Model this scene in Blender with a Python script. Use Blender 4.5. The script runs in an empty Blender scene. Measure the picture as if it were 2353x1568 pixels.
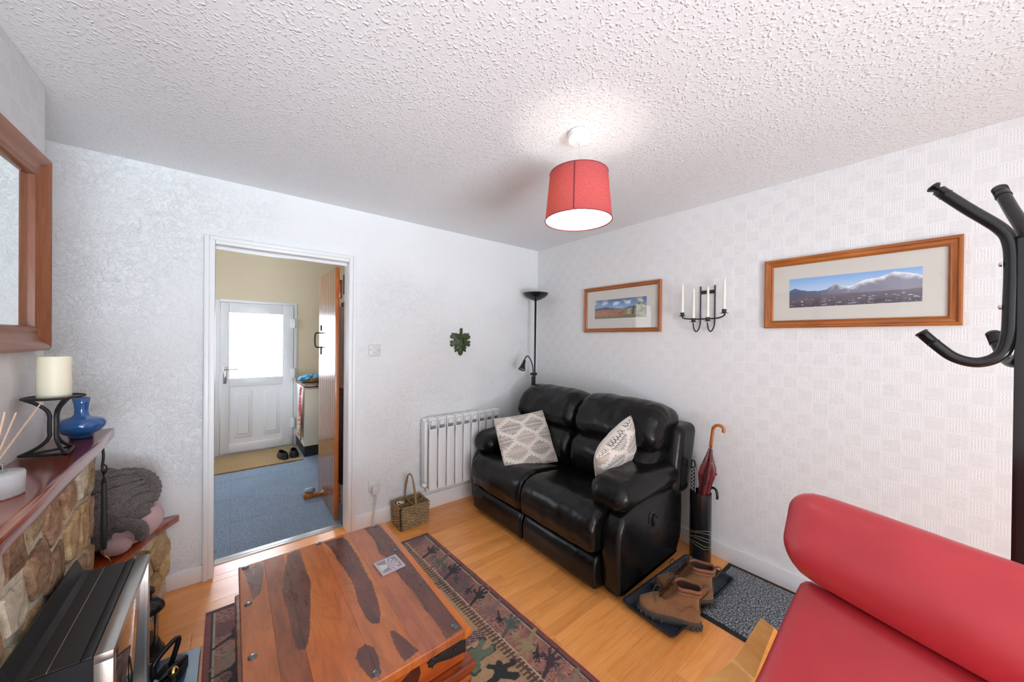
import bpy, bmesh, math, random
import numpy as np
from mathutils import Vector, Matrix, noise as mnoise
from math import sin, cos, pi, radians, sqrt, atan2, hypot
random.seed(7); rng = np.random.RandomState(11)
sc = bpy.context.scene
C = sc.collection

# ------------------------------------------------------------------ camera
def cam_matrix(yaw, p, r, loc):
    fw = Vector((sin(yaw)*cos(p), cos(yaw)*cos(p), -sin(p)))
    rt = Vector((cos(yaw), -sin(yaw), 0)); dn = fw.cross(rt)
    rt2 = rt*cos(r)+dn*sin(r); dn2 = -rt*sin(r)+dn*cos(r)
    m = Matrix.Identity(4)
    for i in range(3):
        m[i][0] = rt2[i]; m[i][1] = -dn2[i]; m[i][2] = -fw[i]; m[i][3] = loc[i]
    return m
cd = bpy.data.cameras.new('camera'); cam = bpy.data.objects.new('camera', cd); C.objects.link(cam)
cd.sensor_width = 36; cd.lens = 802.07/2353*36; cd.clip_start = .02
cam.matrix_world = cam_matrix(radians(38.795), radians(.2554), radians(-.562), (0, 0, 1.42))
sc.camera = cam
# ------------------------------------------------------------------ world, lights, exposure
w = bpy.data.worlds.new('sky'); sc.world = w; w.use_nodes = True
w.node_tree.nodes['Background'].inputs[0].default_value = (.80, .88, 1, 1)
w.node_tree.nodes['Background'].inputs[1].default_value = 1.5
def area(name, loc, rot, sx, sy, e, col=(1, 1, 1)):
    l = bpy.data.lights.new(name, 'AREA'); l.shape = 'RECTANGLE'; l.size = sx; l.size_y = sy; l.energy = e; l.color = col
    o = bpy.data.objects.new(name, l); C.objects.link(o); o.location = loc; o.rotation_euler = rot; return o
area('window_daylight', (.22, -2.32, 1.15), (radians(92), 0, radians(22)), 2.1, 1.75, 19, (.84, .93, 1))
area('upward_ceiling_fill', (.25, -4.6, -.2), (radians(112), 0, radians(6)), 3.4, 1.6, 246, (.74, .89, 1))  # added low fill through the rear window, brightens and cools the ceiling
area('back_door_daylight', (.25, 5.62, 1.35), (radians(-90), 0, 0), .62, .8, 1000, (.88, .94, 1))
area('kitchen_side_fill', (-1.16, 4.1, 1.75), (0, radians(-68), 0), 1.1, 1.3, 4, (.86, .93, 1))  # added fill to brighten the kitchen, no window is seen on this side
sc.view_settings.view_transform = 'Standard'; sc.view_settings.look = 'None'
sc.view_settings.gamma = 1; sc.view_settings.use_curve_mapping = False
sc.view_settings.exposure = 0.97
sc.cycles.max_bounces = 10; sc.cycles.diffuse_bounces = 6; sc.cycles.glossy_bounces = 4
sc.cycles.transmission_bounces = 8
sc.cycles.sample_clamp_indirect = 4; sc.cycles.blur_glossy = 1.0; sc.cycles.caustics_reflective = False; sc.cycles.caustics_refractive = False

# ------------------------------------------------------------------ node helpers
def lin(h):
    if isinstance(h, (tuple, list)): return tuple(h)
    h = h.lstrip('#'); o = []
    for i in (0, 2, 4):
        c = int(h[i:i+2], 16)/255; o.append(c/12.92 if c <= .04045 else ((c+.055)/1.055)**2.4)
    return tuple(o)
class NT:
    def __init__(s, name):
        s.m = bpy.data.materials.new(name); s.m.use_nodes = True; s.t = s.m.node_tree
        s.b = s.t.nodes['Principled BSDF']; s.out = s.t.nodes['Material Output']
    def n(s, typ, ins=None, **at):
        nd = s.t.nodes.new('ShaderNode'+typ)
        for k, v in at.items(): setattr(nd, k, v)
        for k, v in (ins or {}).items():
            if isinstance(v, bpy.types.NodeSocket): s.t.links.new(v, nd.inputs[k])
            else:
                if isinstance(v, tuple) and len(v) == 3 and nd.inputs[k].type == 'RGBA': v = v+(1,)
                nd.inputs[k].default_value = v
        return nd
    def m_(s, op, a, b=0., c=0.):
        return s.n('Math', {0: a, 1: b, 2: c}, operation=op).outputs[0]
    def pos(s, obj=False, sc=(1, 1, 1), rot=(0, 0, 0)):
        o = s.n('TexCoord').outputs['Object'] if obj else s.n('NewGeometry').outputs['Position']
        return s.n('Mapping', {'Vector': o, 'Scale': sc, 'Rotation': rot}).outputs[0]
    def noise(s, v, scale, detail=3., rough=.5, dist=0.):
        return s.n('TexNoise', {'Vector': v, 'Scale': float(scale), 'Detail': float(detail), 'Roughness': rough, 'Distortion': dist}).outputs['Fac']
    def ramp(s, f, stops):
        r = s.n('ValToRGB', {'Fac': f}); e = r.color_ramp.elements
        while len(e) < len(stops): e.new(.5)
        for i, (p, c) in enumerate(stops):
            e[i].position = p; c = lin(c) if not isinstance(c, float) else (c, c, c); e[i].color = c[:3]+(1,)
        return r.outputs[0]
    def mix(s, f, a, b, bt='MIX'):
        nd = s.n('MixRGB', {'Fac': f, 'Color1': a, 'Color2': b}, blend_type=bt); return nd.outputs[0]
    def set(s, **k):
        names = {'color': 'Base Color', 'rough': 'Roughness', 'metal': 'Metallic', 'spec': 'Specular IOR Level', 'coat': 'Coat Weight',
                 'coatr': 'Coat Roughness', 'sheen': 'Sheen Weight', 'trans': 'Transmission Weight', 'ior': 'IOR', 'em': 'Emission Color', 'es': 'Emission Strength', 'sss': 'Subsurface Weight'}
        for a, v in k.items():
            i = s.b.inputs[names[a]]
            if isinstance(v, bpy.types.NodeSocket): s.t.links.new(v, i)
            else:
                if isinstance(v, str): v = lin(v)
                if isinstance(v, tuple) and len(v) == 3: v = v+(1,)
                i.default_value = v
        return s
    def bump(s, h, dist=.001, strength=1., prev=None):
        ins = {'Height': h, 'Distance': dist, 'Strength': strength}
        if prev: ins['Normal'] = prev
        b = s.n('Bump', ins); s.t.links.new(b.outputs[0], s.b.inputs['Normal']); return b.outputs[0]
def simple(name, c, rough=.5, metal=0., bs=0, bd=.0005, obj=True, var=0, **k):
    t = NT(name); t.set(rough=rough, metal=metal, **k)
    if var:
        f = t.noise(t.pos(obj), var, 4); cc = lin(c)
        t.set(color=t.ramp(f, [(.3, tuple(x*.8 for x in cc)), (.7, tuple(min(1, x*1.15) for x in cc))]))
    else: t.set(color=c)
    if bs: t.bump(t.noise(t.pos(obj), bs, 3), bd)
    return t.m
MAT = {}
# painted surfaces
def m_plaster(name, col, s1, amt, patch=True):
    t = NT(name); p = t.pos()
    a = t.noise(p, 55*s1, 5, .55, 1.2); b = t.noise(p, 16*s1, 4, .6, 1.5); mk = t.noise(p, 1.3, 2)
    msk = t.ramp(mk, [(.40, .25), (.62, 1.0)])
    blobs = t.ramp(a, [(.50, 0.), (.64, 1.)]); ed = t.ramp(b, [(.47, 0.), (.52, 1.), (.58, .55)])
    h = t.m_('ADD', t.m_('MULTIPLY', blobs, .7), t.m_('MULTIPLY', ed, .6))
    h = t.m_('MULTIPLY', h, msk) if patch else h
    t.set(color=col, rough=.75, spec=.25); t.bump(h, amt, .8); return t.m
MAT['back'] = m_plaster('plaster_paint', (.83, .83, .83), 1, .0036)
MAT['kitchen'] = simple('kitchen_paint', (.74, .64, .47), .8, bs=60, bd=.0008, obj=False)
def m_ceiling():
    t = NT('stipple_ceiling'); p = t.pos()
    d = t.n('TexNoise', {'Vector': p, 'Scale': 30., 'Detail': 2.}).outputs['Color']
    pp = t.n('MixRGB', {'Fac': .03, 'Color1': p, 'Color2': d}).outputs[0]
    v = t.n('TexVoronoi', {'Vector': pp, 'Scale': 92., 'Randomness': 1.}, feature='SMOOTH_F1').outputs['Distance']
    dots = t.ramp(v, [(.10, 1.), (.42, 0.)])
    v2 = t.noise(p, 110, 3, .6, 1.)
    dots = t.m_('MULTIPLY', dots, t.ramp(t.noise(p, 75, 2), [(.38, 0.), (.52, 1.)]))
    h = t.m_('ADD', dots, t.m_('MULTIPLY', v2, .25))
    t.set(color=(.825, .84, .855), rough=.8, spec=.2); t.bump(h, .0026, .9); return t.m
MAT['ceil'] = m_ceiling()
def m_weave():
    t = NT('basket_weave_wallpaper'); p = t.pos()
    x = t.n('SeparateXYZ', {0: p}); Y, Z = x.outputs[1], x.outputs[2]; sx, sz = .066, .068
    cy = t.m_('FLOOR', t.m_('DIVIDE', Y, sx)); cz = t.m_('FLOOR', t.m_('DIVIDE', Z, sz))
    chk = t.m_('MODULO', t.m_('ABSOLUTE', t.m_('ADD', cy, cz)), 2.)
    zigA = t.m_('PINGPONG', t.m_('DIVIDE', Y, .008), 1.); zigB = t.m_('PINGPONG', t.m_('DIVIDE', Z, .008), 1.)
    a = t.m_('SINE', t.m_('MULTIPLY', t.m_('ADD', Z, t.m_('MULTIPLY', zigA, .0035)), 2*pi/.0060))
    b = t.m_('SINE', t.m_('MULTIPLY', t.m_('ADD', Y, t.m_('MULTIPLY', zigB, .0035)), 2*pi/.0085))
    a = t.m_('MULTIPLY', a, t.ramp(t.m_('FRACT', t.m_('DIVIDE', Y, .022)), [(.0, 0.), (.12, 1.), (.88, 1.), (1., 0.)])); b = t.m_('MULTIPLY', b, .6)
    h = t.m_('ADD', t.m_('MULTIPLY', a, chk), t.m_('MULTIPLY', b, t.m_('SUBTRACT', 1., chk)))
    fy = t.m_('FRACT', t.m_('DIVIDE', Y, sx)); fz = t.m_('FRACT', t.m_('DIVIDE', Z, sz))
    e = t.m_('MINIMUM', t.m_('MINIMUM', fy, t.m_('SUBTRACT', 1., fy)), t.m_('MINIMUM', fz, t.m_('SUBTRACT', 1., fz)))
    em = t.ramp(e, [(.03, 0.), (.08, 1.)])
    h = t.m_('MULTIPLY', h, em)
    t.set(color=(.83, .83, .83), rough=.7, spec=.25); t.bump(h, .0007, .7); return t.m
MAT['right'] = m_weave()
MAT['paint'] = simple('white_gloss_paint', (.83, .83, .83), .35, bs=25, bd=.0006, obj=False)
MAT['upvc'] = simple('white_plastic', (.84, .85, .87), .3)
MAT['white'] = simple('white_enamel', (.84, .84, .84), .35)
MAT['switch'] = simple('white_switch_plastic', (.70, .69, .66), .3)
MAT['grey_dark'] = simple('dark_slot', (.10, .10, .10), .6)
MAT['black'] = simple('black_metal', (.012, .012, .013), .38, bs=150, bd=.0002)
MAT['black_gloss'] = simple('black_gloss', (.010, .010, .011), .22)
MAT['iron'] = simple('black_iron', (.014, .014, .014), .5, bs=90, bd=.0012)
MAT['chrome'] = simple('chrome', (.75, .75, .76), .12, 1.)
MAT['steel'] = simple('brushed_steel', (.52, .50, .47), .28, .9, bs=300, bd=.0001)
MAT['wax'] = simple('cream_wax', (.86, .80, .62), .45, sss=.15)
MAT['wax2'] = simple('ivory_wax', (.87, .83, .70), .4)
def m_leather(name, c, rough, wr=.0025, sp=.30):
    t = NT(name); p = t.pos()
    big = t.noise(t.pos(sc=(1, 1, 1)), 9, 3, .5, .8); pass
    h = big
    cl = lin(c)
    t.set(color=t.ramp(t.noise(p, 5, 3), [(.3, tuple(v*.85 for v in cl)), (.7, tuple(v*1.12 for v in cl))]), rough=rough, spec=sp)
    t.bump(h, wr*2.4, .5); return t.m
MAT['leather'] = m_leather('black_leather', (.0055, .0053, .0052), .25)
MAT['red'] = m_leather('red_leather', (.52, .034, .046), .36, .0012, .6)
def m_wood(name, cols, scale=(1, 8, 8), rough=.3, coat=.0, knots=True, obj=True, rot=(0, 0, 0), bd=.0004):
    t = NT(name); p = t.pos(obj, scale, rot)
    r = t.n('ObjectInfo').outputs['Random']
    off = t.n('CombineXYZ', {0: t.m_('MULTIPLY', r, 37.), 1: t.m_('MULTIPLY', r, 11.), 2: t.m_('MULTIPLY', r, 23.)}).outputs[0]
    p = t.n('VectorMath', {0: p, 1: off}, operation='ADD').outputs[0]
    a = t.noise(p, 2.2, 5, .6, 1.4); g = t.noise(p, 14, 4, .6, .4)
    f = t.m_('ADD', t.m_('MULTIPLY', a, .75), t.m_('MULTIPLY', g, .25))
    n = len(cols); c = t.ramp(f, [(.28+.44*i/(n-1), cc) for i, cc in enumerate(cols)])
    c = t.mix(.22, c, t.ramp(r, [(0., .55), (1., 1.)]), 'MULTIPLY')
    t.set(color=c, rough=rough, coat=coat, coatr=.12); t.bump(g, bd, .5); return t.m
MAT['pine'] = m_wood('orange_pine', ['#8a4310', '#b56a26', '#c98238'], (6, 6, 1), .35, .3)
MAT['pineY'] = m_wood('orange_pine_y', ['#7d3d0e', '#a85f22', '#bd7630'], (8, 1, 8), .35, .3)
MAT['pineZ'] = m_wood('orange_pine_z', ['#7d3d0e', '#a85f22', '#bd7630'], (8, 8, 1), .35, .3)
MAT['mframe'] = m_wood('mirror_pine', ['#6b3413', '#8c4c22', '#a4622f'], (8, 8, 1), .4, .2)
MAT['mframeY'] = m_wood('mirror_pine_y', ['#6b3413', '#8c4c22', '#a4622f'], (8, 1, 8), .4, .2)
MAT['door'] = m_wood('varnished_door_pine', ['#6d3c16', '#8c5422', '#a86e34'], (9, 9, 1), .25, .6)
MAT['door_edge'] = m_wood('door_edge_pine', ['#8a4113', '#b4601f', '#c2722c'], (9, 9, 1), .35, .2)
MAT['mahog'] = m_wood('varnished_shelf', ['#71250e', '#963c18', '#b04e22'], (9, 1, 9), .16, .6)
MAT['trunk'] = m_wood('rosewood', ['#4a1608', '#8a3910', '#b85a1c'], (1, 6, 6), .2, .7)
MAT['birch'] = m_wood('bent_birch', ['#c98a3c', '#dda04e', '#e8b264'], (2, 2, 8), .3, .4)
MAT['handle_wood'] = m_wood('umbrella_handle_wood', ['#8a4716', '#a95f22', '#bb7433'], (4, 4, 1), .3, .4)
def m_attr(name, rough=.3, coat=0., grain=None, bump=None, sheen=0., weave=None):
    t = NT(name); a = t.n('Attribute', attribute_name='col').outputs['Color']
    if grain:
        p = t.pos(False, grain); g = t.noise(p, 5, 6, .65, .8); g2 = t.noise(p, 30, 3)
        f = t.m_('ADD', t.m_('MULTIPLY', g, .8), t.m_('MULTIPLY', g2, .2))
        a = t.mix(.85, a, t.ramp(f, [(.3, .62), (.5, .95), (.7, 1.15)]), 'MULTIPLY')
        t.bump(g2, .0002, .4)
    t.set(color=a, rough=rough, coat=coat, coatr=.15, sheen=sheen)
    if bump: t.bump(t.noise(t.pos(), bump, 3), .0015, .8)
    return t.m
MAT['tabletop'] = m_attr('rosewood_top', .22, .4, (7, 1, 1))
MAT['print'] = m_attr('photo_print', .35, .0)
MAT['rug'] = m_attr('kilim_wool', .95, 0, None, 350, .3)
MAT['fabric_print'] = m_attr('printed_cotton', .9, 0, None, 300, .2)
def m_laminate():
    t = NT('laminate'); p = t.pos()
    x = t.n('SeparateXYZ', {0: p}); X, Y = x.outputs[0], x.outputs[1]
    st = t.m_('FLOOR', t.m_('DIVIDE', Y, .0645))
    off = t.n('TexWhiteNoise', {'W': st}, noise_dimensions='1D').outputs['Value']
    cell = t.m_('FLOOR', t.m_('ADD', t.m_('DIVIDE', X, .42), t.m_('MULTIPLY', off, 5.)))
    cv = t.n('CombineXYZ', {0: st, 1: cell}).outputs[0]
    r = t.n('TexWhiteNoise', {'Vector': cv}, noise_dimensions='2D').outputs['Value']
    q = t.n('VectorMath', {0: t.n('Mapping', {'Vector': p, 'Scale': (1.2, 12, 1)}).outputs[0], 1: t.n('CombineXYZ', {0: t.m_('MULTIPLY', r, 40.), 1: 0., 2: t.m_('MULTIPLY', r, 9.)}).outputs[0]}, operation='ADD').outputs[0]
    g = t.noise(q, 2.2, 5, .55, 1.6); g2 = t.noise(q, 9, 4, .6, .3)
    c = t.ramp(t.m_('ADD', t.m_('MULTIPLY', g, .7), t.m_('MULTIPLY', g2, .3)), [(.25, '#e38c4c'), (.5, '#f5a558'), (.75, '#fcb76e')])
    c = t.mix(.55, c, t.ramp(r, [(0., (.76, .66, .58)), (1., (1.1, 1.1, 1.08))]), 'MULTIPLY')
    t.set(color=c, rough=.30, spec=.55, coat=.35, coatr=.22); t.bump(g2, .0002, .3); return t.m
MAT['lam'] = m_laminate()
def m_carpet(name, c1, c2, sc_=420, bd=.004, obj=False):
    t = NT(name); p = t.pos(obj); f = t.noise(p, sc_, 3, .7); g = t.noise(p, 3, 3)
    c = t.ramp(f, [(.42, c1), (.60, c2)]); c = t.mix(.35, c, t.ramp(g, [(.3, .7), (.7, 1.1)]), 'MULTIPLY')
    t.set(color=c, rough=.95, sheen=.2, spec=.1); t.bump(f, bd, .8); return t.m
MAT['carpet'] = m_carpet('blue_grey_carpet', '#5c6c80', '#8a9aae', 160, .003)
MAT['doormat'] = m_carpet('charcoal_mat_pile', '#0c0e11', '#a9b1b8', 120, .006)
MAT['coir'] = m_carpet('coir', '#7a5f38', '#b0966a', 130, .004)
def m_stone(i, cols):
    t = NT('stone_%d' % i); p = t.pos(); a = t.noise(p, 14, 6, .65, 1.); b = t.noise(p, 60, 5, .7)
    t.set(color=t.ramp(t.m_('ADD', t.m_('MULTIPLY', a, .7), t.m_('MULTIPLY', b, .3)), [(.32, cols[0]), (.48, cols[1]), (.66, cols[2])]), rough=.85, spec=.2)
    t.bump(t.m_('ADD', a, t.m_('MULTIPLY', b, .4)), .012, .8); return t.m
STN = [m_stone(0, ['#5b4838', '#a48c6c', '#d6c6a8']), m_stone(1, ['#4c3a2e', '#8a6c54', '#b89878']),
       m_stone(2, ['#74583a', '#b09068', '#d8bc90']), m_stone(3, ['#958a7c', '#cabda6', '#e6dcc6']), m_stone(4, ['#6c5040', '#a88468', '#cfb498'])]
MAT['mortar'] = m_stone(9, ['#a09688', '#cdc3b0', '#e2dac8'])
STB = [m_stone(5, ['#9a835a', '#c4aa78', '#dcc698']), m_stone(6, ['#a5946f', '#c9b790', '#e2d4b0']), m_stone(7, ['#8a7454', '#b39a74', '#cfb891'])]

# ------------------------------------------------------------------ object helpers
def T(b):
    m = bpy.data.meshes.new('m'); b.to_mesh(m); b.free(); return m
def box(b, lo, hi, bev=0., seg=2, rot=None, ctr=None):
    t = bmesh.new(); bmesh.ops.create_cube(t, size=1)
    lo = Vector(lo); hi = Vector(hi); s = hi-lo; c = (hi+lo)/2
    for v in t.verts: v.co = Vector((v.co.x*s.x, v.co.y*s.y, v.co.z*s.z))
    if bev: bmesh.ops.bevel(t, geom=t.edges[:], offset=bev, segments=seg, profile=.5, affect='EDGES')
    M_ = Matrix.Translation(c) @ (rot.to_4x4() if rot is not None else Matrix.Identity(4))
    if ctr is not None: M_ = Matrix.Translation(ctr) @ rot.to_4x4() @ Matrix.Translation(c-Vector(ctr))
    t.transform(M_); add(b, t)
def add(b, t):
    m = bpy.data.meshes.new('t'); t.to_mesh(m); t.free(); b.from_mesh(m); bpy.data.meshes.remove(m)
def frame(d):
    d = d.normalized(); u = Vector((0, 0, 1)) if abs(d.z) < .95 else Vector((1, 0, 0))
    x = d.cross(u).normalized(); return x, x.cross(d).normalized()
def tube(b, pts, r, seg=10, closed=False, cap=True, flat=1.):
    pts = [Vector(p) for p in pts]; n = len(pts); rings = []
    rs = r if isinstance(r, (list, tuple)) else [r]*n
    px = None
    for i, p in enumerate(pts):
        if closed: d = pts[(i+1) % n]-pts[i-1]
        else: d = pts[min(i+1, n-1)]-pts[max(i-1, 0)]
        if d.length < 1e-9: d = Vector((0, 0, 1))
        d.normalize()
        if px is None: x, y = frame(d)
        else:
            x = px-d*px.dot(d)
            if x.length < 1e-6: x, y = frame(d)
            x.normalize(); y = d.cross(x)
        px = x
        rings.append([b.verts.new(p+(x*cos(2*pi*k/seg)+y*sin(2*pi*k/seg)*flat)*rs[i]) for k in range(seg)])
    m = n if closed else n-1
    for i in range(m):
        a, c = rings[i], rings[(i+1) % n]
        for k in range(seg): b.faces.new((a[k], a[(k+1) % seg], c[(k+1) % seg], c[k]))
    if cap and not closed: b.faces.new(rings[0][::-1]); b.faces.new(rings[-1])
def smooth_path(pts, n=6, closed=False):
    pts = [Vector(p) for p in pts]; out = []; N = len(pts)
    rng_ = range(N) if closed else range(N-1)
    for i in rng_:
        p0 = pts[(i-1) % N] if (closed or i > 0) else pts[0]; p1 = pts[i]; p2 = pts[(i+1) % N]; p3 = pts[(i+2) % N] if (closed or i < N-2) else pts[-1]
        for k in range(n):
            t = k/n; out.append(.5*((2*p1)+(-p0+p2)*t+(2*p0-5*p1+4*p2-p3)*t*t+(-p0+3*p1-3*p2+p3)*t**3))
    if not closed: out.append(pts[-1])
    return out
def lathe(b, prof, c=(0, 0, 0), seg=32, axis=None, cap0=False, cap1=False):
    c = Vector(c); rings = []
    q = Vector((0, 0, 1)).rotation_difference(Vector(axis)) if axis is not None else None
    for r, z in prof:
        ring = []
        for k in range(seg):
            v = Vector((r*cos(2*pi*k/seg), r*sin(2*pi*k/seg), z))
            if q: v = q @ v
            ring.append(b.verts.new(c+v))
        rings.append(ring)
    for a, d in zip(rings, rings[1:]):
        for k in range(seg): b.faces.new((a[k], a[(k+1) % seg], d[(k+1) % seg], d[k]))
    if cap0: b.faces.new(rings[0][::-1])
    if cap1: b.faces.new(rings[-1])
def prism(b, poly, ax, lo, hi, bev=0.):
    t = bmesh.new(); o = [i for i in range(3) if i != ax]
    def P(p, h):
        v = [0, 0, 0]; v[o[0]], v[o[1]] = p; v[ax] = h; return Vector(v)
    a = [t.verts.new(P(p, lo)) for p in poly]; d = [t.verts.new(P(p, hi)) for p in poly]
    t.faces.new(a[::-1]); t.faces.new(d); n = len(poly)
    for i in range(n): t.faces.new((a[i], a[(i+1) % n], d[(i+1) % n], d[i]))
    bmesh.ops.recalc_face_normals(t, faces=t.faces[:])
    if bev: bmesh.ops.bevel(t, geom=t.edges[:], offset=bev, segments=2, profile=.5, affect='EDGES')
    add(b, t)
def soft(b, lo, hi, r, cuts=10, fn=None, rot=None):
    """rounded, dense box; fn deforms local (centred) coordinates"""
    t = bmesh.new(); bmesh.ops.create_cube(t, size=2); bmesh.ops.subdivide_edges(t, edges=t.edges[:], cuts=cuts, use_grid_fill=True)
    lo = Vector(lo); hi = Vector(hi); h = (hi-lo)/2; c = (hi+lo)/2
    for v in t.verts:
        p = Vector([math.copysign(abs(v.co[i])**.8, v.co[i])*h[i] for i in range(3)]); q = Vector([max(-(h[i]-min(r, h[i]*.999)), min(h[i]-min(r, h[i]*.999), p[i])) for i in range(3)])
        d = p-q
        if d.length > 1e-9:
            rr = Vector([min(r, h[i]*.999) for i in range(3)])
            e = Vector([d[i]/rr[i] for i in range(3)]); mx = max(abs(e[i]) for i in range(3)); L = e.length
            e = e*(mx/L) if L > 1e-9 else e
            p = q+Vector([e[i]*rr[i] for i in range(3)])
        if fn: p = fn(p, h)
        v.co = p
    t.transform(Matrix.Translation(c) @ (rot.to_4x4() if rot is not None else Matrix.Identity(4))); add(b, t)
def puff(b, prof, y0, y1, r, ny=14, sub=5, wr=0., seed=0., crown=0.):
    """closed XZ profile swept along Y with rounded ends"""
    pts = smooth_path([(x, 0, z) for x, z in prof], sub, True); n = len(pts)
    nr = []
    for i in range(n):
        d = pts[(i+1) % n]-pts[i-1]; nr.append(Vector((d.z, 0, -d.x)).normalized())
    cen = sum(pts, Vector())/n
    if sum(nr[i].dot(pts[i]-cen) for i in range(n)) < 0: nr = [-v for v in nr]
    L = y1-y0; st = []
    for k in range(7): a = pi/2*k/6; st.append((y0+r*(1-sin(a)), r*(1-cos(a))) if False else (y0+r*(1-cos(a)), r*(1-sin(a))))
    for k in range(1, ny): st.append((y0+r+(L-2*r)*k/ny, 0.))
    for k in range(7): a = pi/2*k/6; st.append((y1-r*(1-sin(a)), r*(1-cos(a))))
    rings = []
    for y, ins in st:
        u = (y-y0)/L*2-1; cr = crown*(1-u*u)
        ring = []
        for i in range(n):
            o = -ins+cr
            if wr:
                q = Vector((pts[i].x*5, y*7+seed, pts[i].z*5)); o += wr*(mnoise.noise(q)+.6*mnoise.noise(q*2.3))
                o += wr*1.1*max(0, abs(u)-.72)/.28*sin((pts[i].z+pts[i].x)*55+9*mnoise.noise(q*.8))*(.25+.6*abs(mnoise.noise(q*.7+Vector((5, 5, 5)))))
            v = pts[i]+nr[i]*o; ring.append(b.verts.new((v.x, y, v.z)))
        rings.append(ring)
    for a, c in zip(rings, rings[1:]):
        for i in range(n): b.faces.new((a[i], a[(i+1) % n], c[(i+1) % n], c[i]))
    b.faces.new(rings[0][::-1]); b.faces.new(rings[-1])
def fix(b): bmesh.ops.recalc_face_normals(b, faces=b.faces[:])
def link(o): C.objects.link(o); return o
def finish(me, m, sm):
    if m is not None: me.materials.append(m)
    if sm is None: return
    for p in me.polygons: p.use_smooth = True
    if sm < 180:
        try: me.set_sharp_from_angle(angle=radians(sm))
        except Exception: pass
def thing(name, label, cat, loc=(0, 0, 0), rot=None, group=None):
    o = bpy.data.objects.new(name, None); link(o); o.empty_display_size = .05
    o.matrix_world = Matrix.Translation(loc) @ (rot.to_4x4() if rot is not None else Matrix.Identity(4))
    o['label'] = label; o['category'] = cat
    if group: o['group'] = group
    WM[o.name] = o.matrix_world.copy(); return o
WM = {}
def part(name, b, m, parent=None, local=False, sm=40, label=None, kind=None, norm=True):
    """b is in world coordinates unless local"""
    if isinstance(b, bmesh.types.BMesh):
        if norm: fix(b)
        W = WM.get(parent.name, Matrix.Identity(4)) if parent else Matrix.Identity(4)
        if parent and not local: b.transform(W.inverted())
        me = T(b)
    else: me = b; W = WM.get(parent.name, Matrix.Identity(4)) if parent else Matrix.Identity(4)
    if not me.materials: finish(me, m, sm)
    me.name = name; o = bpy.data.objects.new(name, me); link(o)
    if parent: o.parent = parent
    WM[o.name] = W
    if label: o['label'] = label
    if kind: o['kind'] = kind
    return o
def struct(name, b, m, sm=30): return part(name, b, m, None, kind='structure', sm=sm)
def one(name, b, m, label, cat, group=None, sm=40):
    """single-mesh thing, origin moved to its base"""
    fix(b); cs = [v.co for v in b.verts]; c = Vector(((min(v.x for v in cs)+max(v.x for v in cs))/2, (min(v.y for v in cs)+max(v.y for v in cs))/2, min(v.z for v in cs)))
    b.transform(Matrix.Translation(-c)); o = part(name, b, m, None, norm=False, sm=sm); o.location = c; WM[o.name] = Matrix.Translation(c)
    o['label'] = label; o['category'] = cat
    if group: o['group'] = group
    return o
def BM(): return bmesh.new()
# numpy noise
def vnoise(x, y, seed=0):
    xi = np.floor(x).astype(int); yi = np.floor(y).astype(int); xf = x-xi; yf = y-yi
    def h(a, b):
        n = (a*374761393+b*668265263+seed*1442695041) & 0x7fffffff; n = (n ^ (n >> 13))*1274126177 & 0x7fffffff
        return ((n ^ (n >> 16)) & 0xffff)/65535.
    u = xf*xf*(3-2*xf); v = yf*yf*(3-2*yf)
    return (h(xi, yi)*(1-u)+h(xi+1, yi)*u)*(1-v)+(h(xi, yi+1)*(1-u)+h(xi+1, yi+1)*u)*v
def fbm(x, y, o=4, seed=0):
    s = 0; a = .5; t = 0
    for i in range(o): s = s+a*vnoise(x*2**i, y*2**i, seed+i); t += a; a *= .5
    return s/t
def inpoly(X, Y, poly):
    r = np.zeros(X.shape, bool); n = len(poly)
    for i in range(n):
        x1, y1 = poly[i]; x2, y2 = poly[(i+1) % n]
        if y1 == y2: continue
        c = ((y1 > Y) != (y2 > Y)) & (X < (x2-x1)*(Y-y1)/(y2-y1)+x1); r ^= c
    return r
def setcol(me, cols):
    a = me.color_attributes.new('col', 'FLOAT_COLOR', 'POINT'); f = np.ones((len(me.vertices), 4), np.float32); f[:, :3] = cols
    a.data.foreach_set('color', f.ravel())
def L(h): return np.array(lin(h))
def grid_sheet(P, cols, back=None):
    """P (nv,nu,3) points; quads + optional thickness vector"""
    nv, nu, _ = P.shape; V = P.reshape(-1, 3); idx = np.arange(nv*nu).reshape(nv, nu)
    q = np.stack([idx[:-1, :-1], idx[:-1, 1:], idx[1:, 1:], idx[1:, :-1]], -1).reshape(-1, 4).tolist(); V = V.tolist(); cc = cols.reshape(-1, 3)
    if back is not None:
        loop = list(idx[0, :])+list(idx[1:, -1])+list(idx[-1, -2::-1])+list(idx[-2:0:-1, 0]); n0 = len(V)
        for i in loop: V.append([V[i][k]+back[k] for k in range(3)])
        n = len(loop)
        for k in range(n): q.append([int(loop[k]), n0+k, n0+(k+1) % n, int(loop[(k+1) % n])])
        q.append([n0+k for k in range(n)]); cc = np.concatenate([cc, cc[loop]])
    me = bpy.data.meshes.new('sheet'); me.from_pydata(V, [], q); me.update(); setcol(me, cc); return me

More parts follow.
